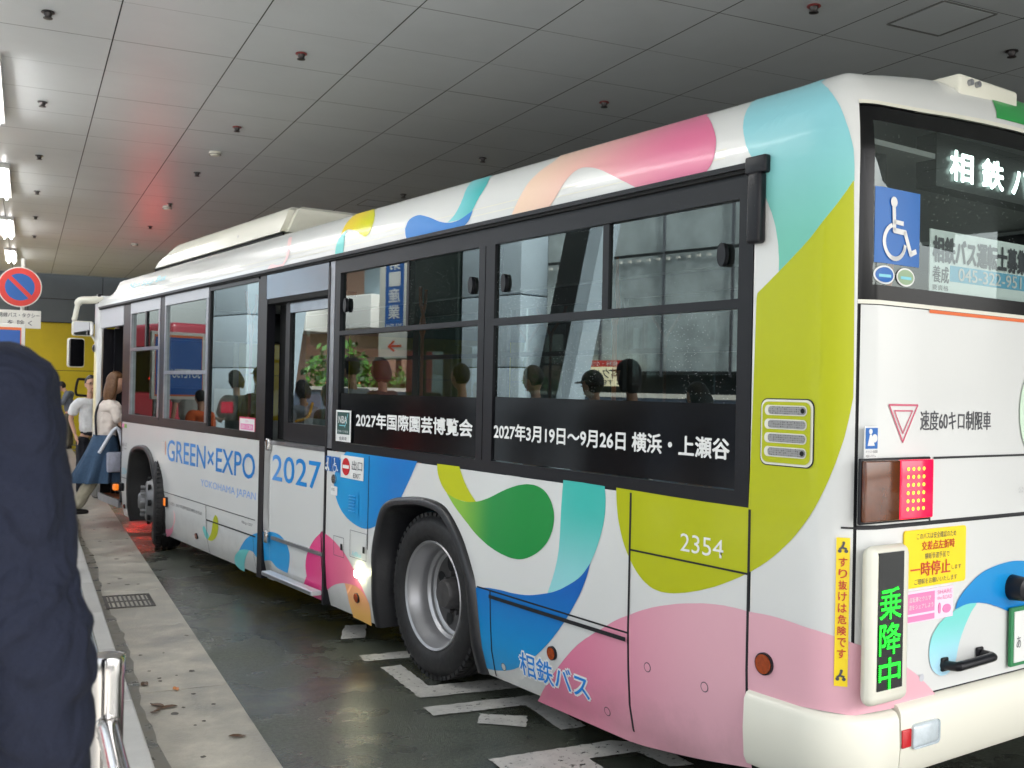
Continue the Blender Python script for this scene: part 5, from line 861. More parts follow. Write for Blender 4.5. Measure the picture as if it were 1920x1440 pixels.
# ---------------------------------------------------------------- people
def skinmesh(verts,edges,rad,sub=1):
    me=bpy.data.meshes.new('tmp'); me.from_pydata([tuple(v) for v in verts],edges,[]); o=bpy.data.objects.new('tmp',me); COL.objects.link(o)
    o.modifiers.new('s','SKIN'); 
    if sub: sm=o.modifiers.new('u','SUBSURF'); sm.levels=sub; sm.render_levels=sub
    for i,s in enumerate(me.skin_vertices[0].data):
        r=rad[i]; s.radius=r if isinstance(r,tuple) else (r,r); s.use_root=(i==0)
    dg=bpy.context.evaluated_depsgraph_get(); out=bpy.data.meshes.new_from_object(o.evaluated_get(dg))
    V=[v.co.copy() for v in out.vertices]; F=[list(p.vertices) for p in out.polygons]
    bpy.data.objects.remove(o); bpy.data.meshes.remove(me); bpy.data.meshes.remove(out); return V,F
def chains(vs,edges,rad,sub=1):
    """split a branching skeleton into unbranched chains, each skinned on its own (they are fused later)"""
    deg={}
    for a,b in edges: deg.setdefault(a,[]).append(b); deg.setdefault(b,[]).append(a)
    left=set(tuple(sorted(e)) for e in edges); out=[]
    def walk(a,b):
        path=[a,b]; left.discard(tuple(sorted((a,b))))
        while len(deg[path[-1]])==2:
            n=[x for x in deg[path[-1]] if x!=path[-2]][0]
            if tuple(sorted((path[-1],n))) not in left: break
            left.discard(tuple(sorted((path[-1],n)))); path.append(n)
        return path
    for n0 in [k for k in deg if len(deg[k])!=2]:
        for n1 in deg[n0]:
            if tuple(sorted((n0,n1))) in left:
                p=walk(n0,n1); rr=[rad[i] for i in p]
                mn=lambda r:min(r) if isinstance(r,tuple) else r
                if len(deg[p[0]])>2 and mn(rr[0])>1.4*mn(rr[1]) : rr[0]=mn(rr[1])*1.1
                out.append(skinmesh([vs[i] for i in p],[(i,i+1) for i in range(len(p)-1)],rr,sub))
    return out
def trunk(vs,rad,sub=1): return skinmesh(vs,[(i,i+1) for i in range(len(vs)-1)],rad,sub)
def fused(parts,vox,name,mat,parent,smooth_it=2,matfn=None,mats=None,puff=0,fold=0):
    """one continuous surface out of overlapping pieces"""
    mb=MB()
    for V,F in parts: mb.add(V,F,mat)
    o=mb.build('tmp'); r=o.modifiers.new('r','REMESH'); r.mode='VOXEL'; r.voxel_size=vox
    sm=o.modifiers.new('s','SMOOTH'); sm.factor=.5; sm.iterations=smooth_it
    if puff: dm=o.modifiers.new('d','DISPLACE'); dm.strength=puff; dm.mid_level=0
    if fold:
        tx=bpy.data.textures.new('folds','CLOUDS'); tx.noise_scale=fold[1]; tx.noise_depth=2; d2=o.modifiers.new('f','DISPLACE'); d2.texture=tx; d2.strength=fold[0]; d2.mid_level=.5; d2.texture_coords='LOCAL'
    dg=bpy.context.evaluated_depsgraph_get(); me=bpy.data.meshes.new_from_object(o.evaluated_get(dg)); me.name=name
    om=o.data; bpy.data.objects.remove(o); bpy.data.meshes.remove(om)
    me.materials.clear()
    for x in (mats or [mat]): me.materials.append(x)
    me.polygons.foreach_set('use_smooth',[True]*len(me.polygons))
    if matfn: me.polygons.foreach_set('material_index',[matfn(p.center) for p in me.polygons])
    no=bpy.data.objects.new(name,me); COL.objects.link(no); no.parent=parent; return no
def ball(c,r,mtx=None,seg=20,ring=14,fn=None):
    bm=bmesh.new(); bmesh.ops.create_uvsphere(bm,u_segments=seg,v_segments=ring,radius=1)
    bm.verts.index_update(); V=[]
    for v in bm.verts:
        p=Vector((v.co.x*r[0],v.co.y*r[1],v.co.z*r[2]))
        if fn: p=fn(p,v.co)
        V.append((mtx@p if mtx else p)+Vector(c))
    F=[[v.index for v in f.verts] for f in bm.faces]; bm.free(); return V,F
M_skin=pm('skin',(206,160,134),.5,noise=.05,nscale=9); M_lip=pm('lips',(160,90,84),.5); M_eye=pm('eyes',(30,24,22),.2); M_hair=pm('black_hair',(24,20,19),.5,noise=.3,nscale=30); M_shoe=pm('black_shoes',(22,22,24),.35)
def person(name,label,loc,rz,H=1.68,shirt=(90,90,95),legs=(50,52,60),hair=None,group=None,pose=None,sleeve='short',skirt=None,hairlen=0,head_turn=(0,0),vox=.016,glasses=False,bag=None,capc=None,shoe=None,orange_strap=False):
    """facing +y; joints in metres for a 1.70 m figure"""
    root=empty(name,loc,rz,label,'person',group); s=H/1.70
    J=dict(pel=(0,0,.93),wai=(0,.0,1.08),che=(0,-.01,1.28),nec=(0,-.005,1.44),hed=(0,.015,1.58),
        shL=(-.165,0,1.385),shR=(.165,0,1.385),elL=(-.21,-.02,1.10),elR=(.21,-.02,1.10),wrL=(-.21,.05,.86),wrR=(.21,.05,.86),
        hiL=(-.085,0,.90),hiR=(.085,0,.90),knL=(-.095,.01,.49),knR=(.095,.01,.49),anL=(-.1,-.02,.085),anR=(.1,-.02,.085))
    if pose: J.update(pose)
    J={k:Vector(v)*s for k,v in J.items()}
    a=lambda k,o=(0,0,0):J[k]+Vector(o)*s
    sk=pm('skin',0) if 0 else M_skin
    # body core
    vs_=[J['pel'],J['wai'],J['che'],J['nec'],J['hed'],J['shL'],J['elL'],J['wrL'],J['shR'],J['elR'],J['wrR'],J['hiL'],J['knL'],J['anL'],J['hiR'],J['knR'],J['anR']]
    ed=[(0,1),(1,2),(2,3),(3,4),(2,5),(5,6),(6,7),(2,8),(8,9),(9,10),(0,11),(11,12),(12,13),(0,14),(14,15),(15,16)]
    rd=[(.10,.075),(.09,.07),(.10,.072),(.05,.05),(.045,.045),(.046,.046),(.038,.038),(.026,.026),(.046,.046),(.038,.038),(.026,.026),(.07,.07),(.05,.05),(.036,.036),(.07,.07),(.05,.05),(.036,.036)]
    rd=[(x*s,y*s) for x,y in rd]
    parts=chains(vs_,ed,rd,1)+[trunk(vs_[:4],rd[:4])]
    hm=Euler((head_turn[0],0,head_turn[1])).to_matrix(); hc=a('hed',(0,.02,.035))
    def hf(p,u):
        if u.z<0: p=Vector((p.x*(1+.28*u.z),p.y*(1+.12*u.z)+.012*s*(-u.z),p.z))
        return p
    parts.append(ball(hc,(.076*s,.096*s,.118*s),hm,24,18,hf))
    parts.append(ball(hc+hm@(Vector((0,.098,-.02))*s),(.013*s,.018*s,.026*s),hm,10,8))
    for sx in (-1,1): parts.append(ball(hc+hm@(Vector((sx*.077,-.005,-.01))*s),(.012*s,.022*s,.032*s),hm,10,8))
    for sd,wr,el in ((-1,'wrL','elL'),(1,'wrR','elR')):
        d=(J[wr]-J[el]).normalized(); w=J[wr]; side=Vector((0,1,0)).cross(d).normalized() if abs(d.y)<.95 else Vector((1,0,0)); fwd=d.cross(side).normalized()
        pal=w+d*.05*s; parts.append(skinmesh([w-d*.01*s,w+d*.045*s,w+d*.085*s],[(0,1),(1,2)],[(.022*s,.026*s),(.016*s,.038*s),(.014*s,.036*s)],1))
        for k,(o,L) in enumerate(((-.03,.07),(-.01,.082),(.01,.078),(.028,.06))):
            b=w+d*.08*s+fwd*o*s; parts.append(skinmesh([b,b+d*L*.5*s+side*.006*s*sd,b+d*L*.9*s-side*.016*s*sd],[(0,1),(1,2)],[.009*s,.0085*s,.007*s],1))
        b=w+d*.03*s+fwd*.03*s; parts.append(skinmesh([b,b+(fwd*.03+d*.025)*s,b+(fwd*.035+d*.055)*s],[(0,1),(1,2)],[.012*s,.010*s,.008*s],1))
    body=fused(parts,vox*.6,'body',sk,root,2)
    # face marks
    m=MB()
    for sx in (-1,1):
        V,F=ball(hc+hm@(Vector((sx*.031,.088,.008))*s),(.013*s,.008*s,.007*s),hm,10,6); m.add(V,F,M_eye)
        V,F=ball(hc+hm@(Vector((sx*.032,.089,.03))*s),(.02*s,.007*s,.004*s),hm,10,6); m.add(V,F,M_hair)
    m.build('eyes',root,60)
    m=MB(); V,F=ball(hc+hm@(Vector((0,.09,-.06))*s),(.024*s,.008*s,.007*s),hm,12,8); m.add(V,F,M_lip); m.build('mouth',root,60)
    if glasses:
        m=MB()
        for sx in (-1,1):
            c=hc+hm@(Vector((sx*.033,.103,.006))*s); m.tube([c+hm@(Vector((.024*math.cos(t),0,.017*math.sin(t)))*s) for t in [2*PI*k/14 for k in range(15)]],.0022*s,M_seam,6)
            m.tube([c+hm@(Vector((sx*.024,0,.004))*s),hc+hm@(Vector((sx*.08,0,.008))*s)],.002*s,M_seam,6)
        m.build('glasses',root)
    # hair
    hp=[ball(hc+hm@(Vector((0,-.014,.026))*s),(.086*s,.100*s,.110*s),hm,22,16,lambda p,u:p if (u.y<.35 or u.z>.45) else p*.86)]
    if hairlen>0:
        hp.append(ball(hc+hm@(Vector((0,-.05,-.02-hairlen*.4))*s),(.092*s,.062*s,(.09+hairlen*.6)*s),hm,18,14))
        for sx in (-1,1): hp.append(ball(hc+hm@(Vector((sx*.068,-.015,-.03-hairlen*.3))*s),(.026*s,.05*s,(.08+hairlen*.45)*s),hm,12,10))
    hm_=hair or M_hair
    fused(hp,vox*.55,'hair',hm_,root,1)
    if capc:
        m=MB(); V,F=ball(hc+hm@(Vector((0,-.008,.035))*s),(.09*s,.106*s,.105*s),hm,20,14,lambda p,u:Vector((p.x,p.y,max(p.z,.01*s)))); m.add(V,F,capc)
        V,F=ball(hc+hm@(Vector((0,.11,.045))*s),(.07*s,.075*s,.008*s),hm,16,8); m.add(V,F,capc); m.build('cap',root,60)
    # shirt
    Ms=shirt if not isinstance(shirt,tuple) else pm('cloth_%d_%d_%d'%shirt,shirt,.8,noise=.10,nscale=14,bump=.5,bscale=24)
    Ml_=legs if not isinstance(legs,tuple) else pm('cloth_%d_%d_%d'%legs,legs,.8,noise=.12,nscale=14,bump=.5,bscale=24)
    k=1.0 if sleeve=='long' else .62
    e=lambda A,Bn:J[A].lerp(J[Bn],k)
    if sleeve=='long': slL=[J['elL'],J['wrL'].lerp(J['elL'],.06)]; slR=[J['elR'],J['wrR'].lerp(J['elR'],.06)]
    else: slL=[J['shL'].lerp(J['elL'],.45),J['shL'].lerp(J['elL'],.85)]; slR=[J['shR'].lerp(J['elR'],.45),J['shR'].lerp(J['elR'],.85)]
    vs_=[J['pel']+Vector((0,0,-.05*s)),J['wai'],J['che'],J['nec']-Vector((0,0,.025*s)),J['shL'],*slL,J['shR'],*slR]
    r2=(.062,.058,.05) if sleeve=='long' else (.066,.064,.068)
    rd=[(.152,.122),(.14,.112),(.15,.115),(.068,.066),r2[0],r2[1],r2[2]]+[r2[0],r2[1],r2[2]]
    rd=[((x[0]*s,x[1]*s) if isinstance(x,tuple) else x*s) for x in rd]
    fused(chains(vs_,[(2,4),(4,5),(5,6),(2,7),(7,8),(8,9)],rd,1)+[trunk(vs_[:4],rd[:4])],vox*.7,'shirt',Ms,root,2,puff=.014,fold=(.02,.07))
    if skirt is None or skirt is True:
        vs_=[J['pel'],J['hiL'],J['knL'],J['anL']+Vector((0,0,-.02*s)),J['hiR'],J['knR'],J['anR']+Vector((0,0,-.02*s))]
        rd=[(.142*s,.116*s),.098*s,.076*s,.062*s,.098*s,.076*s,.062*s]
        fused([trunk([vs_[0]+Vector((0,0,.06*s)),vs_[0]-Vector((0,0,.05*s))],[rd[0],rd[0]])]+[trunk([vs_[i] for i in ix],[rd[i] for i in ix]) for ix in ((1,2,3),(4,5,6))],vox*.7,'trousers',Ml_,root,2,puff=.008,fold=(.02,.08))
    for an in ('anL','anR'):
        c=J[an]; m=MB(); V,F=skinmesh([c+Vector((0,-.04,-.045))*s,c+Vector((0,.05,-.05))*s,c+Vector((0,.15,-.058))*s],[(0,1),(1,2)],[(.042*s,.04*s),(.045*s,.036*s),(.038*s,.024*s)],2)
        V=[Vector((v.x,v.y,max(v.z,c.z-.085*s))) for v in V]; m.add(V,F,shoe or M_shoe); m.build('shoe',root,60)
    if bag:
        m=MB(); c=J['elR']+Vector((.02,-.12,-.1))*s; m.box(c.x-.05,c.x+.12,c.y-.12,c.y+.12,c.z-.18,c.z+.18,bag,.03); m.tube(cr([J['shL']+Vector((.05,.06,.06)),J['che']+Vector((0,.13,0)),c+Vector((0,.05,.2))],5),.016,bag,8)
        m.tube(cr([J['shL']+Vector((.05,-.04,.06)),J['che']+Vector((.03,-.13,0)),c+Vector((0,-.05,.2))],5),.016,bag,8); m.build('bag',root,50)
    return root,J
PH=.15
# staff member facing the viewer
person('person','man in white short sleeved shirt and glasses standing by the bus front',(.80,15.25,.004),R(192),1.64,(232,232,232),(28,30,40),glasses=True,
   pose=dict(elL=(-.25,-.03,1.13),wrL=(-.22,.1,.93),elR=(.25,-.05,1.13),wrR=(.2,.05,.9)),vox=.014)
person('person','person in grey jacket and olive trousers bent over a phone at far left',(.93,26.4,.006),R(70),1.62,(104,112,122),(96,92,78),sleeve='long',
   pose=dict(che=(0,.03,1.27),nec=(0,.09,1.42),hed=(0,.17,1.50),elL=(-.22,.08,1.12),elR=(.22,.08,1.12),wrL=(-.06,.32,1.18),wrR=(.06,.32,1.18)),head_turn=(R(-35),0))
# woman stepping into the bus
def W2(x,y,z): return Vector((x,y,z))
wl=((.83,12.21,0),dict(pel=(0,-.03,.90),wai=(0,-.03,1.05),che=(0,.0,1.26),nec=(0,.03,1.42),hed=(0,.055,1.55),shL=(-.15,.02,1.36),shR=(.15,.02,1.36),elL=(-.19,.12,1.12),elR=(.19,.1,1.12),wrL=(-.15,.33,1.16),wrR=(.16,.3,1.08),hiL=(-.08,-.02,.86),hiR=(.08,-.04,.86),knL=(-.07,.12,.70),knR=(.07,-.17,.53),anL=(-.06,.14,.435),anR=(.05,-.34,.24)))
brown=pm('brown_hair',(112,78,50),.5,noise=.3,nscale=40)
wr,WJ=person('person','woman with brown hair and denim skirt stepping through the front door of the bus',wl[0],R(9.687-90),1.70,(226,214,204),(172,166,146),hair=brown,hairlen=.12,
   pose=wl[1],head_turn=(R(-12),R(-20)),vox=.014)
M_denim=pm('denim_skirt',(58,84,112),.8,noise=.15,nscale=40,bump=.5,bscale=22)
m=MB(); n=40; rows=[(WJ['wai']+Vector((0,0,-.03)),.15,.12,0),(WJ['pel']+Vector((0,-.01,.02)),.178,.15,.0),(WJ['pel']+Vector((0,-.03,-.12)),.20,.185,.03),(WJ['pel']+Vector((0,-.05,-.27)),.215,.235,.055),(WJ['pel']+Vector((0,-.07,-.40)),.225,.285,.075)]
V=[];F=[]
for c,a,b,fl in rows:
    for k in range(n):
        t=2*PI*k/n; w=1+fl/.2*math.sin(t*9+.5*math.sin(t*4))*.6; V.append(c+Vector((a*w*math.cos(t),b*w*math.sin(t),-.0)))
for i in range(len(rows)-1):
    for k in range(n): F.append((i*n+k,i*n+(k+1)%n,(i+1)*n+(k+1)%n,(i+1)*n+k))
m.add(V,F,M_denim); sk_=m.build('skirt',wr,70); sb=sk_.modifiers.new('u','SUBSURF'); sb.levels=1; sb.render_levels=1
m=MB(); m.tube(cr([WJ['shL']+Vector((.07,-.06,.075)),WJ['che']+Vector((.02,-.135,.0)),WJ['wai']+Vector((.12,-.12,-.03))],6),.013,M_seam,8); m.build('shoulder_strap',wr,60)
m=MB(); c=WJ['pel']+Vector((.22,.02,-.12)); m.box(c.x-.03,c.x+.03,c.y-.05,c.y+.14,c.z-.16,c.z+.06,pm('pale_tote',(170,174,190),.6,noise=.3,nscale=9),.02); m.tube(cr([c+Vector((0,-.13,.05)),WJ['elR']+Vector((.02,-.06,-.02)),c+Vector((0,.13,.05))],6),.02,pm('tote_strap',(222,226,234),.6),8); m.build('tote_bag',wr,50)
# man in the navy suit, close to the camera
M_suit=pm('navy_suit_cloth',(24,29,45),.85,noise=.16,nscale=260,bump=.35,bscale=420,spec=.25)
def cloth_folds(m):
    N,L=nodes(m); b=N['Principled BSDF']; old=b.inputs['Normal'].links[0].from_node
    tc=N.new('ShaderNodeTexCoord'); mp=N.new('ShaderNodeMapping'); mp.inputs['Scale'].default_value=(5,5,3.2); mp.inputs['Rotation'].default_value=(.5,.6,.2); L.new(tc.outputs['Object'],mp.inputs[0])
    n=N.new('ShaderNodeTexNoise'); n.inputs['Scale'].default_value=1.3; n.inputs['Detail'].default_value=3; n.inputs['Distortion'].default_value=1.2; L.new(mp.outputs[0],n.inputs['Vector'])
    bp=N.new('ShaderNodeBump'); bp.inputs['Strength'].default_value=.9; bp.inputs['Distance'].default_value=.06; L.new(n.outputs['Fac'],bp.inputs['Height']); L.new(bp.outputs[0],old.inputs['Normal'])
cloth_folds(M_suit)
def suit():
    root=empty('person',(-.276,1.50,PH),R(4),'man in dark navy suit jacket seen from behind, close to the viewer','person')
    s=1.80/1.7
    J=dict(pel=(0,0,.93),wai=(0,.0,1.08),che=(0,-.02,1.27),nec=(0,-.005,1.44),hed=(0,.015,1.58),shL=(-.18,0,1.40),shR=(.18,0,1.40),elL=(-.265,-.05,1.10),elR=(.258,-.05,1.10),wrL=(-.25,.09,.86),wrR=(.295,.03,.84),hiL=(-.09,0,.9),hiR=(.09,0,.9),knL=(-.1,.01,.49),knR=(.1,.01,.49),anL=(-.11,-.02,.085),anR=(.11,-.02,.085))
    J={k:Vector(v)*s for k,v in J.items()}
    for sd,k in ((-1,'L'),(1,'R')): J['sh'+k]=Vector((sd*.225,0,1.415)); J['el'+k]=Vector((sd*.287,-.04,1.13)); J['wr'+k]=Vector((sd*.325,.04,.86))
    vs_=[J['nec']+Vector((0,0,-.1)),J['nec'],J['hed']]; parts=[skinmesh(vs_,[(0,1),(1,2)],[.07,.062,.05],1)]
    hc=J['hed']+Vector((0,.02,.035)); parts.append(ball(hc,(.08,.1,.122),None,24,18))
    for sx in (-1,1): parts.append(ball(hc+Vector((sx*.08,-.005,-.01)),(.012,.022,.032),None,10,8))
    parts.append(ball(hc+Vector((0,.1,-.02)),(.014,.02,.028),None,10,8))
    # shirt-hidden trunk and arms reach down to the hands so the body is one surface
    parts+=chains([J['pel'],J['wai'],J['che'],J['nec'],J['shL'],J['elL'],J['wrL'],J['shR'],J['elR'],J['wrR'],J['hiL'],J['knL'],J['anL'],J['hiR'],J['knR'],J['anR']],[(0,1),(1,2),(2,3),(2,4),(4,5),(5,6),(2,7),(7,8),(8,9),(0,10),(10,11),(11,12),(0,13),(13,14),(14,15)],[(.13,.1),(.12,.09),(.13,.095),.055,.05,.04,.028,.05,.04,.028,.08,.055,.04,.08,.055,.04],1)
    for sd,wr_,el in ((-1,'wrL','elL'),(1,'wrR','elR')):
        d=(J[wr_]-J[el]).normalized(); w=J[wr_]; side=Vector((sd,0,0)); fwd=d.cross(side).normalized()*sd
        parts.append(skinmesh([w,w+d*.05,w+d*.095],[(0,1),(1,2)],[(.026,.03),(.018,.042),(.015,.04)],1))
        for o,L in ((-.032,.075),(-.011,.088),(.011,.083),(.031,.065)):
            b=w+d*.09+fwd*o; parts.append(skinmesh([b,b+d*L*.5,b+d*L*.85-side*.025],[(0,1),(1,2)],[.0095,.009,.0075],1))
        b=w+d*.035+fwd*.034; parts.append(skinmesh([b,b+fwd*.03+d*.03,b+fwd*.03+d*.062],[(0,1),(1,2)],[.013,.011,.009],1))
    fused(parts,.011,'body',M_skin,root,2)
    fused([ball(hc+Vector((0,-.016,.028)),(.09,.104,.114),None,22,16,lambda p,u:p if (u.y<.35 or u.z>.45) else p*.86)],.01,'hair',M_hair,root,1)
    jk=[skinmesh([J['pel']+Vector((0,-.01,-.16)),J['pel'],J['wai'],J['che'],J['che']+Vector((0,-.005,.1)),J['nec']+Vector((0,-.01,.0))],[(0,1),(1,2),(2,3),(3,4),(4,5)],[(.20,.155),(.185,.145),(.172,.135),(.19,.14),(.175,.115),(.075,.072)],2)]
    for sd,sh,el,wr_ in ((-1,'shL','elL','wrL'),(1,'shR','elR','wrR')):
        jk.append(skinmesh([J['nec']+Vector((sd*.03,-.01,-.03)),J['nec'].lerp(J[sh],.55)+Vector((0,-.005,.006)),J[sh]+Vector((sd*.005,0,-.01)),J[sh].lerp(J[el],.25),J[sh].lerp(J[el],.6),J[el],J[el].lerp(J[wr_],.3),J[el].lerp(J[wr_],.7),J[wr_].lerp(J[el],.02)],[(i,i+1) for i in range(8)],[(.07,.06),(.075,.062),(.078,.082),(.078,.09),(.072,.085),(.064,.074),(.066,.074),(.06,.066),(.056,.06)],2))
    for sd in (-1,1): jk.append(ball(Vector((sd*.230,-.003,1.43)),(.082,.10,.072),None,16,10)); jk.append(ball(Vector((sd*.276,-.003,1.448)),(.038,.075,.034),None,16,10)); jk.append(ball(Vector((sd*.272,-.003,1.385)),(.052,.088,.095),None,16,12)); jk.append(ball(Vector((sd*.278,-.012,1.29)),(.056,.088,.11),None,16,12)); jk.append(ball(Vector((sd*.25,-.003,1.46)),(.045,.075,.036),None,16,10))
    o=fused(jk,.010,'suit_jacket',M_suit,root,3,fold=(.012,.05))
    # pulled creases of the sleeves: (height, slope to the side, slope to the front, depth, width)
    for v in o.data.vertices:
        c=v.co
        if abs(c.x)<.16: continue
        push=0
        for z0,kx,ky,dp,wd in ((1.17,.9,.5,.016,.016),(1.10,-.7,.6,.020,.018),(1.045,.5,-.8,.013,.014),(1.26,-1.3,.3,.010,.014),(.985,-.4,.9,.012,.014),(1.36,1.6,.4,.008,.012)):
            dz=c.z-(z0+kx*(abs(c.x)-.28)+ky*c.y); push+= -dp*math.exp(-(dz/wd)**2)+.6*dp*math.exp(-((dz-2.1*wd)/(1.3*wd))**2)
        v.co=c+v.normal*push*.3
    tex=bpy.data.textures.new('folds','CLOUDS'); tex.noise_scale=.2; tex.noise_depth=2
    d=o.modifiers.new('folds','DISPLACE'); d.texture=tex; d.strength=.018; d.mid_level=.5; d.texture_coords='LOCAL'
    # sleeve creases at the elbow
    m=MB(); m.lathe([(0,.052),(.018,.056),(.03,.05)],pm('shirt_white',(225,225,228),.7),(0,0,0),'Z',20)
    fused([trunk([J['pel']+Vector((0,0,.06)),J['pel']-Vector((0,0,.05))],[(.15,.12),(.15,.12)])]+[trunk([J[k] for k in ks],[.105,.085,.075]) for ks in (('hiL','knL','anL'),('hiR','knR','anR'))],.015,'trousers',M_suit,root,2)
    for an in ('anL','anR'):
        c=J[an]; m=MB(); V,F=skinmesh([c+Vector((0,-.04,-.045)),c+Vector((0,.06,-.05)),c+Vector((0,.17,-.06))],[(0,1),(1,2)],[(.045,.042),(.048,.038),(.04,.025)],2)
        m.add([Vector((v.x,v.y,max(v.z,0))) for v in V],F,M_shoe); m.build('shoe',root,60)
suit()
# people waiting on the pavement left of the frame (the bus windows mirror them)
PHONE=dict(elL=(-.2,.05,1.1),elR=(.2,.05,1.1),wrL=(-.05,.3,1.12),wrR=(.05,.3,1.12))
YB=pm('yellow_lined_bag',(225,170,40),.6)
QP=[((-.5,11.85),5,1.58,(20,21,24),(40,40,44),'short',.02,'woman in black t-shirt looking at a phone, mirrored beside the middle door',None,PHONE,(R(-30),0),None),
((-.5,11.3),0,1.62,(34,36,44),(40,40,44),'short',0,'person in dark shirt and navy peaked cap, mirrored at the edge of the middle door',None,None,(0,0),pm('navy_cap',(24,28,44),.7)),
((-.5,12.72),0,1.34,(225,98,40),(60,60,70),'short',0,'child in orange vest, mirrored in the front side window',None,None,(R(-15),0),None),
((-.95,13.9),0,1.76,(168,166,160),(70,70,74),'short',0,'tall adult in pale grey shirt, mirrored in the front side window',None,None,(R(-20),0),None),
((-.5,10.65),0,1.48,(150,156,166),(90,90,94),'short',.03,'person in grey top with a yellow bag, mirrored in the middle door glass',YB,None,(R(-25),0),None),
((-.5,10.15),10,1.44,(30,62,56),(50,54,56),'short',.08,'short person in dark green top, mirrored in the middle door glass',None,None,(R(-10),0),None),
((-.5,9.58),0,1.72,(140,148,156),(50,50,56),'short',0,'man in pale blue shirt, mirrored at far left of the second window',None,None,(R(-10),0),None),
((-.5,9.08),15,1.70,(46,48,56),(50,50,56),'short',.02,'person in slate top, mirrored left of middle in the second window',None,None,(R(-14),0),None),
((-.5,7.91),0,1.64,(26,26,30),(40,40,44),'short',0,'person in black top with dark hair, mirrored at right of the second window',None,None,(R(-8),0),None),
((-.5,6.97),5,1.62,(22,22,26),(40,40,44),'short',0,'man in black t-shirt, mirrored at left of the rear window',None,None,(R(-22),0),None),
((-.55,6.36),0,1.58,(60,58,56),(40,40,44),'short',0,'person in small black cap, mirrored below the clinic sign in the rear window',None,None,(R(-8),0),pm('black_cap',(16,17,20),.4)),
((-.5,5.95),20,1.66,(66,62,58),(40,40,44),'short',.03,'person in taupe shirt and brimmed dark hat, mirrored in the middle of the rear window',None,None,(0,R(20)),pm('dark_hat',(18,18,20),.7)),
((-.5,5.31),0,1.50,(80,74,68),(40,40,44),'short',.06,'short person with brown hair, mirrored at right of the rear window',None,None,(R(-25),0),None)]
for (xy,rz,H,sh,lg,sl_,hl,lb,bg_,ps,ht,cp) in QP:
    person('person',lb,(xy[0],xy[1],PH),R(-rz),H,sh,lg,hairlen=hl,group='people waiting on the pavement',pose=ps,head_turn=ht,bag=bg_,capc=cp,sleeve=sl_,vox=.02)
# ---------------------------------------------------------------- guard rail, drain grate, litter
t=empty('guard_rail',(.163,2.25,PH-.004),0,'polished stainless steel tube rail with capped post along the pavement edge','railing')
for k,y in enumerate((-3.0,0,3.0)):
    m=MB(); m.lathe([(0,.0),(0,.06),(.012,.06),(.014,.033),(.865,.033)],M_chrome,(0,y,0),'Z',28); o=m.build('post',t,40)
    m=MB(); m.lathe([(.862,.0345),(.892,.0345),(.899,.031),(.902,.0)],M_chrome,(0,y,0),'Z',28); m.build('post_cap',o,40)
for z in (.76,.40):
    m=MB(); m.tube([(0,-3.1,z),(0,3.1,z)],.021,M_chrome,18); m.build('rail',t,60)
m=MB()
for y in (-3.0,0,3.0):
    for dy in (-.036,.036): m.lathe([(dy-.004,.026),(dy+.004,.026)],M_chrome,(0,y,.76),'Y',20)
m.build('collar',t,60)
M_iron=pm('cast_iron',(74,70,66),.5,metal=.5,noise=.3,nscale=30,bump=.2)
t=empty('drain_grate',(.71,7.99,.007),0,'rusty iron drain grate set in the concrete gutter','drain grate')
m=MB(); W,Hh=.165,.235
m.box(-W,W,-Hh,-Hh+.03,-.03,.004,M_iron);m.box(-W,W,Hh-.03,Hh,-.03,.004,M_iron);m.box(-W,-W+.025,-Hh+.03,Hh-.03,-.03,.004,M_iron);m.box(W-.025,W,-Hh+.03,Hh-.03,-.03,.004,M_iron);m.build('grate_frame',t)
m=MB()
for k in range(9): x=-W+.04+k*.031; m.box(x-.006,x+.006,-Hh+.03,Hh-.03,-.02,.003,M_iron)
m.box(-W+.025,W-.025,-.012,.012,-.02,.0025,M_iron); m.build('bars',t)
m=MB(); m.box(-W+.02,W-.02,-Hh+.02,Hh-.02,-.003,-.0015,M_dark); m.build('pit',t)
M_leaf=pm('wet_dead_leaf',(84,60,40),.5,noise=.3,nscale=60); rl=random.Random(3)
for k,(x,y) in enumerate(((.60,5.75),(.62,5.35),(.60,5.25),(.66,5.3),(.74,5.6),(.9,4.75))):
    m=MB(); a=rl.uniform(0,6); s=rl.uniform(.018,.035)
    P=[(s*1.6*math.cos(t)*math.cos(a)-s*.7*math.sin(t)*math.sin(a),s*1.6*math.cos(t)*math.sin(a)+s*.7*math.sin(t)*math.cos(a),.003+.006*abs(math.sin(t*1.5+k))) for t in [2*PI*j/12 for j in range(12)]]
    m.add(P+[(0,0,.002)],[(j,(j+1)%12,12) for j in range(12)],M_leaf if k!=4 else pm('orange_leaf',(190,120,60),.5)); o=m.build('dead_leaf',loc=(x,y,.0065)); tag(o,'orange scrap of leaf on the pale concrete gutter' if k==4 else 'dark wet dead leaf lying in the gutter beside the kerb','leaf','dead leaves in the gutter' if k!=4 else None)
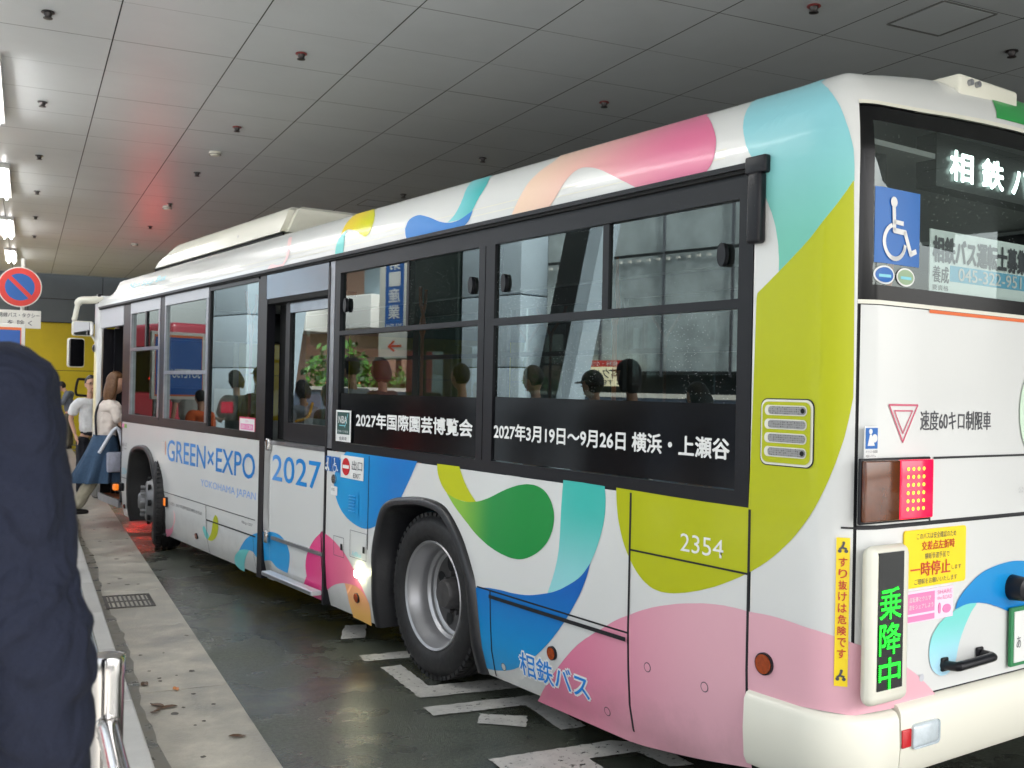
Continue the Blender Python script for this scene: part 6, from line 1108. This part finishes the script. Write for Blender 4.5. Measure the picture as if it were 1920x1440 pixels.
# ---------------------------------------------------------------- signs
M_sgn_r=pm('sign_red',(214,60,52),.4); M_sgn_b=pm('sign_blue',(38,96,170),.4); M_sgn_w=pm('sign_white',(222,220,212),.4)
t=empty('no_parking_sign',(-.115,17.35,PH),0,'round red and blue no parking sign on a white pole with a text plate below','road sign')
m=MB(); m.tube([(.04,.05,0),(.04,.05,3.3)],.03,M_sgn_w,14); m.build('pole',t,60)
m=MB(); C=(0,-.0,3.012-PH)
m.lathe([(.02,0),(.02,.305),(.0,.305),(-.0,.29)],M_sgn_w,C,'Y',48); m.lathe([(-.0,.29),(-.002,.29),(-.002,.0)],M_sgn_r,C,'Y',48); m.lathe([(-.002,.205),(-.004,.205),(-.004,0)],M_sgn_b,C,'Y',48)
for s in stroke2([(-.155,.155),(.155,-.155)],.062): m.add([(x,-.0055,C[2]+z) for x,z in s],[(0,1,2,3)],M_sgn_r)
m.build('disc',t,30)
m=MB(); m.box(-.30,.30,-.004,.012,2.39-PH,2.66-PH,M_sgn_w,.004); f=lambda s,z:(s,-.0055,z)
put_text(m,'路線バス・タクシー',(-.28,2.55-PH),(.28,2.62-PH),f,M_txt_k,.008); put_text(m,'を 除 く',(-.16,2.43-PH),(.18,2.51-PH),f,M_txt_k,.008); m.build('text_plate',t,fix=False)
t=empty('bus_stop_sign',(-.38,13.1,PH),0,'blue bus stop board with orange edge and white frame behind the man in the suit','bus stop sign')
m=MB(); m.box(-.36,.36,-.03,.03,1.25,2.09,M_sgn_w,.01)
for sx in (-.3,.3): m.tube([(sx,0,0),(sx,0,1.26)],.025,M_chrome,10)
m.build('frame',t,40)
m=MB()
for y,sg in ((-.033,1),(.033,-1)):
    g=lambda s,z:(s*sg,y,z); hgt=[( -.32,1.29),(.32,1.29),(.32,2.05),(-.32,2.05)]
    m.add([g(*p) for p in hgt],[(0,1,2,3)],pm('orange_edge',(225,110,50),.4)); g2=lambda s,z:(s*sg,y*1.05,z); m.add([g2(*p) for p in [(-.31,1.31),(.31,1.31),(.31,2.02),(-.31,2.02)]],[(0,1,2,3)],pm('stop_blue',(28,86,165),.35))
    g3=lambda s,z:(s*sg,y*1.1,z); put_text(m,'SOTETSU BUS',(-.28,1.52),(.28,1.63),g3,M_txt_w,.01)
m.build('board',t,fix=False)
# ---------------------------------------------------------------- bus standing further ahead (its stop lamps redden the ceiling)
t=empty('bus_ahead',(2.0,24.2,0),0,'second bus standing farther ahead with its red stop lamps lit, mostly hidden','bus')
m=MB(); m.box(0,2.45,.0,6.2,.35,2.95,pm('second_bus_cream',(205,200,190),.4),.12); m.build('body',t,40)
m=MB(); m.box(.15,2.3,-.01,.02,1.5,2.6,M_film); m.box(-.01,.02,.4,5.9,1.3,2.4,M_film); m.build('window_glass',t)
for y in (1.4,4.9):
    for x in (0,2.15): m=MB(); m.lathe([(0,.2),(0,.46),(.28,.46),(.28,.2)],M_tyre,(x+.01,y,.46),'X',28); m.build('wheel',t,40)
ML2=emis('red_stop_lamp',(255,16,24),24); ML4=emis('red_tail_lamp',(255,16,24),4.5)
for x,ml in ((.30,ML2),(2.05,M_redl)):
    m=MB(); m.box(x,x+.26,-.03,0,.95,1.2,ML4 if x<1 else ml); m.box(x,x+.26,-.03,0,2.62,2.76,ml); m.build('stop_lamp',t)
m=MB(); m.tube(cr([(-.02,6.0,1.2),(-.66,6.0,1.22),(-.78,6.0,1.3),(-.74,6.0,1.62),(-.66,6.0,1.66),(-.3,6.0,1.63),(-.02,6.0,1.6)],4),.035,M_black,10); m.build('mirror_bracket',t,50)
# ---------------------------------------------------------------- the street left of and behind the viewer (mirrored in the windows)
M_col=pm('grey_blue_column_panel',(188,204,216),.45,noise=.06,nscale=2); M_dkst=pm('dark_steel',(36,40,42),.5)
def column(x,y,w,label,lean):
    t=empty('station_column',(x,y,0),0,label,'column','columns along the pavement'); H=4.4+SL*y
    m=MB(); z=0
    while z<H-.05:
        z1=min(z+.95,H); m.box(-.25,.25,-w/2,w/2,z+.008,z1-.008,M_col,.012); z=z1
    m.build('cladding',t,40); m=MB(); m.box(-.23,.23,-w/2+.03,w/2-.03,0,H,M_gap); m.build('core',t)
    m=MB()
    for a,b,mt in ((-w/2+.0,-w/2-lean,M_dkst),(-w/2-.4,-w/2-.4-lean,M_col)):
        k=.2 if mt is M_dkst else .11; a+=0 if mt is M_dkst else .1; b+=0 if mt is M_dkst else .1
        m.add([(-.15,a-k,0),(.15,a-k,0),(.15,a+k,0),(-.15,a+k,0),(-.15,b-k,H),(.15,b-k,H),(.15,b+k,H),(-.15,b+k,H)],[(0,1,2,3),(4,5,6,7),(0,1,5,4),(1,2,6,5),(2,3,7,6),(3,0,4,7)],mt)
    m.build('strut',t)
column(-4.0,18.0,1.5,'panelled grey blue column mirrored left of the middle door',1.0)
column(-4.0,11.0,1.15,'panelled grey blue column mirrored between the two large windows',1.1)
t=empty('added_dark_kiosk',(-4.1,12.2,0),0,'tall dark green metal kiosk between two columns, added to darken the reflection','kiosk')  # made-up dark mass, put here to deepen contrast in the mirrored view
m=MB(); m.box(-.5,.35,-.55,.58,0,4.4,pm('kiosk_dark_green',(24,36,34),.4),.02); m.build('body',t,40); m=MB(); m.box(.352,.37,-.45,.45,.2,2.1,M_dkst); m.build('door',t)
column(-4.2,4.0,1.5,'panelled grey blue column level with the viewer',1.2)
# sheeted scaffold, low wall, clinic sign
t=empty('sheeted_building',(-9.3,0,0),0,'building wrapped in clear plastic sheeting on a scaffold, mirrored in the rear window','building')
M_sheet=pm('plastic_sheeting',(176,188,190),.22,noise=.25,nscale=2.5,bump=.9,bscale=5,coat=.3); M_bld=pm('dark_facade',(86,92,96),.6,noise=.2,nscale=1)
m=MB(); m.box(-4,-.35,5,18.5,0,9,M_bld); m.build('facade',t)
m=MB(); rs=random.Random(5); ny,nz=46,20; V=[];F=[]
for j in range(nz+1):
    for i in range(ny+1): V.append((rs.uniform(-.05,.05),5+13.5*i/ny,1.95+7*j/nz))
for j in range(nz):
    for i in range(ny): F.append((j*(ny+1)+i,j*(ny+1)+i+1,(j+1)*(ny+1)+i+1,(j+1)*(ny+1)+i))
m.add(V,F,M_sheet); m.build('sheeting',t,80)
m=MB()
for i in range(10): m.box(.08,.12,5+1.45*i,5.05+1.45*i,1.9,9,M_alu)
for z in (1.95,4.1,5.9,7.8): m.box(.07,.11,5,18.5,z,z+.05,M_dkst)
m.build('scaffold',t)
m=MB()
for i in range(60): m.box(.1,.14,5.1+.22*i,5.16+.22*i,4.0,4.04,M_sgn_w)
m.build('eyelet_tape',t)
t=empty('clinic_sign',(-9.1,13.7,0),0,'lit cream dental clinic sign board with a red stripe','sign')
m=MB(); m.box(-.05,.0,-.85,.85,1.72,2.2,pm('sign_cream',(238,228,190),.4,emit=(238,228,190),est=.6)); f=lambda s,z:(.004,s,z); m.build('board',t)
m=MB(); m.box(.0,.003,-.85,.85,2.08,2.2,M_sgn_r); put_text(m,'歯科・小児歯科',(-.5,2.10),(.5,2.18),lambda s,z:(.006,s,z),M_txt_w,.01); put_text(m,'歯科クリニック',(-.78,1.86),(.78,2.05),lambda s,z:(.006,s,z),M_txt_k,.012); put_text(m,'TEL.045',(-.4,1.75),(.4,1.83),lambda s,z:(.006,s,z),M_txt_k,.01); m.build('lettering',t,fix=False)
t=empty('low_wall',(-8.6,0,0),0,'blue grey low wall with white coping across the side street','wall')
m=MB(); m.box(-.1,.1,5,24,0,1.52,pm('wall_slate',(96,110,130),.6,noise=.1,nscale=2)); m.build('panel',t)
m=MB(); m.box(-.13,.13,5,24,1.52,1.6,M_sgn_w); m.build('coping',t)
# apartment house with balconies, vertical sign, hedges
t=empty('apartment_house',(-16.5,29.5,0),0,'brown tiled apartment house with white balconies, mirrored in the second window','building')
m=MB(); m.box(-5,0,-8,9,0,11,pm('brown_tile',(176,140,120),.6,noise=.2,nscale=12)); m.build('wall',t)
for z in (3.6,6.5):
    for y in (-.5,3.6): m=MB(); m.box(0,1.3,y,y+2.6,z,z+1.15,pm('balcony_white',(225,225,222),.5),.04); m.build('balcony',t,40)
for z in (3.7,6.6):
    for y in (-.2,4.0): m=MB(); m.box(.0,.05,y,y+1.8,z+.3,z+2.2,pm('window_pale',(170,190,200),.2)); m.build('window',t)
m=MB(); m.tube([(.3,3.3,0),(.3,3.3,11)],.06,M_sgn_w,8); m.build('downpipe',t)
t=empty('street_sign',(-12.0,23.4,0),0,'tall white vertical company sign with blue panel, mirrored in the second window','sign')
m=MB(); m.box(-.15,.15,-.75,.75,2.4,6.0,M_sgn_w,.03); m.tube([(0,0,0),(0,0,2.5)],.08,M_dkst,10); m.build('sign_box',t,40)
m=MB(); m.box(.152,.156,-.35,.45,3.2,5.8,M_sgn_b)
for k,ch in enumerate('南第一産業'): put_text(m,ch,(-.2,5.3-.45*k),(.3,5.68-.45*k),lambda s,z:(.16,s,z),M_txt_w,.02)
put_text(m,'303-0246',(-.3,3.22),(.4,3.36),lambda s,z:(.16,s,z),M_txt_w,.02); put_text(m,'→',(-.3,2.6),(.3,2.9),lambda s,z:(.16,s,z),M_sgn_r,.03); m.build('lettering',t,fix=False)
M_lf=pm('hedge_leaf',(70,118,40),.5,noise=.4,nscale=3); M_lf2=pm('hedge_leaf_dark',(38,70,28),.5)
def hedge(x,y,sx,sy,h,label,name='hedge_bush'):
    t=empty(name,(x,y,0),0,label,'bush','bushes by the side street'); m=MB(); rr=random.Random(int(x*7+y*13))
    for k in range(900):
        while 1:
            u=Vector((rr.uniform(-1,1),rr.uniform(-1,1),rr.uniform(-1,1)))
            if u.length<1: break
        u*= .75+.3*rr.random(); c=Vector((u.x*sx,u.y*sy,h*.55+u.z*h*.45)); a=Vector((rr.gauss(0,1),rr.gauss(0,1),rr.gauss(0,1))).normalized(); b=a.orthogonal().normalized(); s=rr.uniform(.07,.15)
        m.add([c-a*s,c+b*s*.5,c+a*s,c-b*s*.5],[(0,1,2,3)],M_lf if rr.random()<.7 else M_lf2)
    m.build('foliage',t,fix=False); m=MB(); m.tube([(0,0,0),(.05,0,h*.7)],[.06,.03],pm('bark',(70,55,42),.8),8); m.build('stem',t)
hedge(-11,24.8,1.2,1.3,3.0,'bright green bush left of the sign, mirrored in the middle door'); hedge(-11,20.6,1.1,1.5,2.5,'bright green bush right of the sign, mirrored in the second window'); hedge(-11.2,22.6,1.0,1.1,2.1,'low green bush below the vertical sign')
hedge(9,-13,1.6,1.4,2.6,'green bush behind the viewer, mirrored in the rear glass'); hedge(12.5,-13,1.8,1.4,2.4,'second green bush behind the viewer near the grey pillar')
# maroon vehicle and added red post across the street
t=empty('maroon_bus',(-6.9,23.6,0),R(0),'maroon bus waiting on the side street, mirrored in the front side windows','bus')
m=MB(); m.box(0,2.4,-2.0,7,.35,2.9,pm('maroon_paint',(120,34,46),.35),.1); m.build('body',t,40)
m=MB(); m.box(2.395,2.41,-1.6,6.8,1.4,2.4,M_film); m.build('window_glass',t)
for y in (-.4,5): m=MB(); m.lathe([(0,.2),(0,.46),(.28,.46),(.28,.2)],M_tyre,(2.13,y,.46),'X',28); m.build('wheel',t,40)
m=MB(); ML3=emis('red_marker_lamp',(255,30,24),3); m.box(2.405,2.43,-1.3,-1.0,1.68,1.72,ML3); m.box(2.405,2.43,.1,.4,1.68,1.70,ML3); m.build('marker_lamp',t)
t=empty('added_post_box',(-4.0,13.2,PH),0,'red pillar post box on the pavement, added to mirror a red streak in the second window','post box')
m=MB(); m.lathe([(0,.25),(.1,.26),(.12,.2),(1.1,.2),(1.13,.24),(1.2,.22),(1.26,.1),(1.27,0)],pm('post_red',(200,36,32),.35),(0,0,0),'Z',28); m.build('pillar',t,40)  # made-up red source for the streak mirrored in the black film
m=MB(); m.box(.19,.205,-.1,.1,.95,.98,M_dark); m.build('slot',t)
t=empty('grey_pillar',(10.8,-12,0),0,'square dark grey pillar behind the viewer between two bushes','pillar'); m=MB(); m.box(-.3,.3,-.3,.3,0,4.5,M_dkst,.02); m.build('shaft',t,40); m=MB(); m.box(-.38,.38,-.38,.38,0,.25,M_dkst,.02); m.build('plinth',t,40)
t=empty('white_building',(12,-30,0),0,'pale low building far behind the viewer','building'); m=MB(); m.box(-14,14,-6,0,0,5.5,pm('pale_render',(205,203,198),.6)); m.build('wall',t); m=MB()
for k in range(7): m.box(-12.5+3.6*k,-10.8+3.6*k,.0,.03,1.6,3.4,M_film)
m.build('window',t)
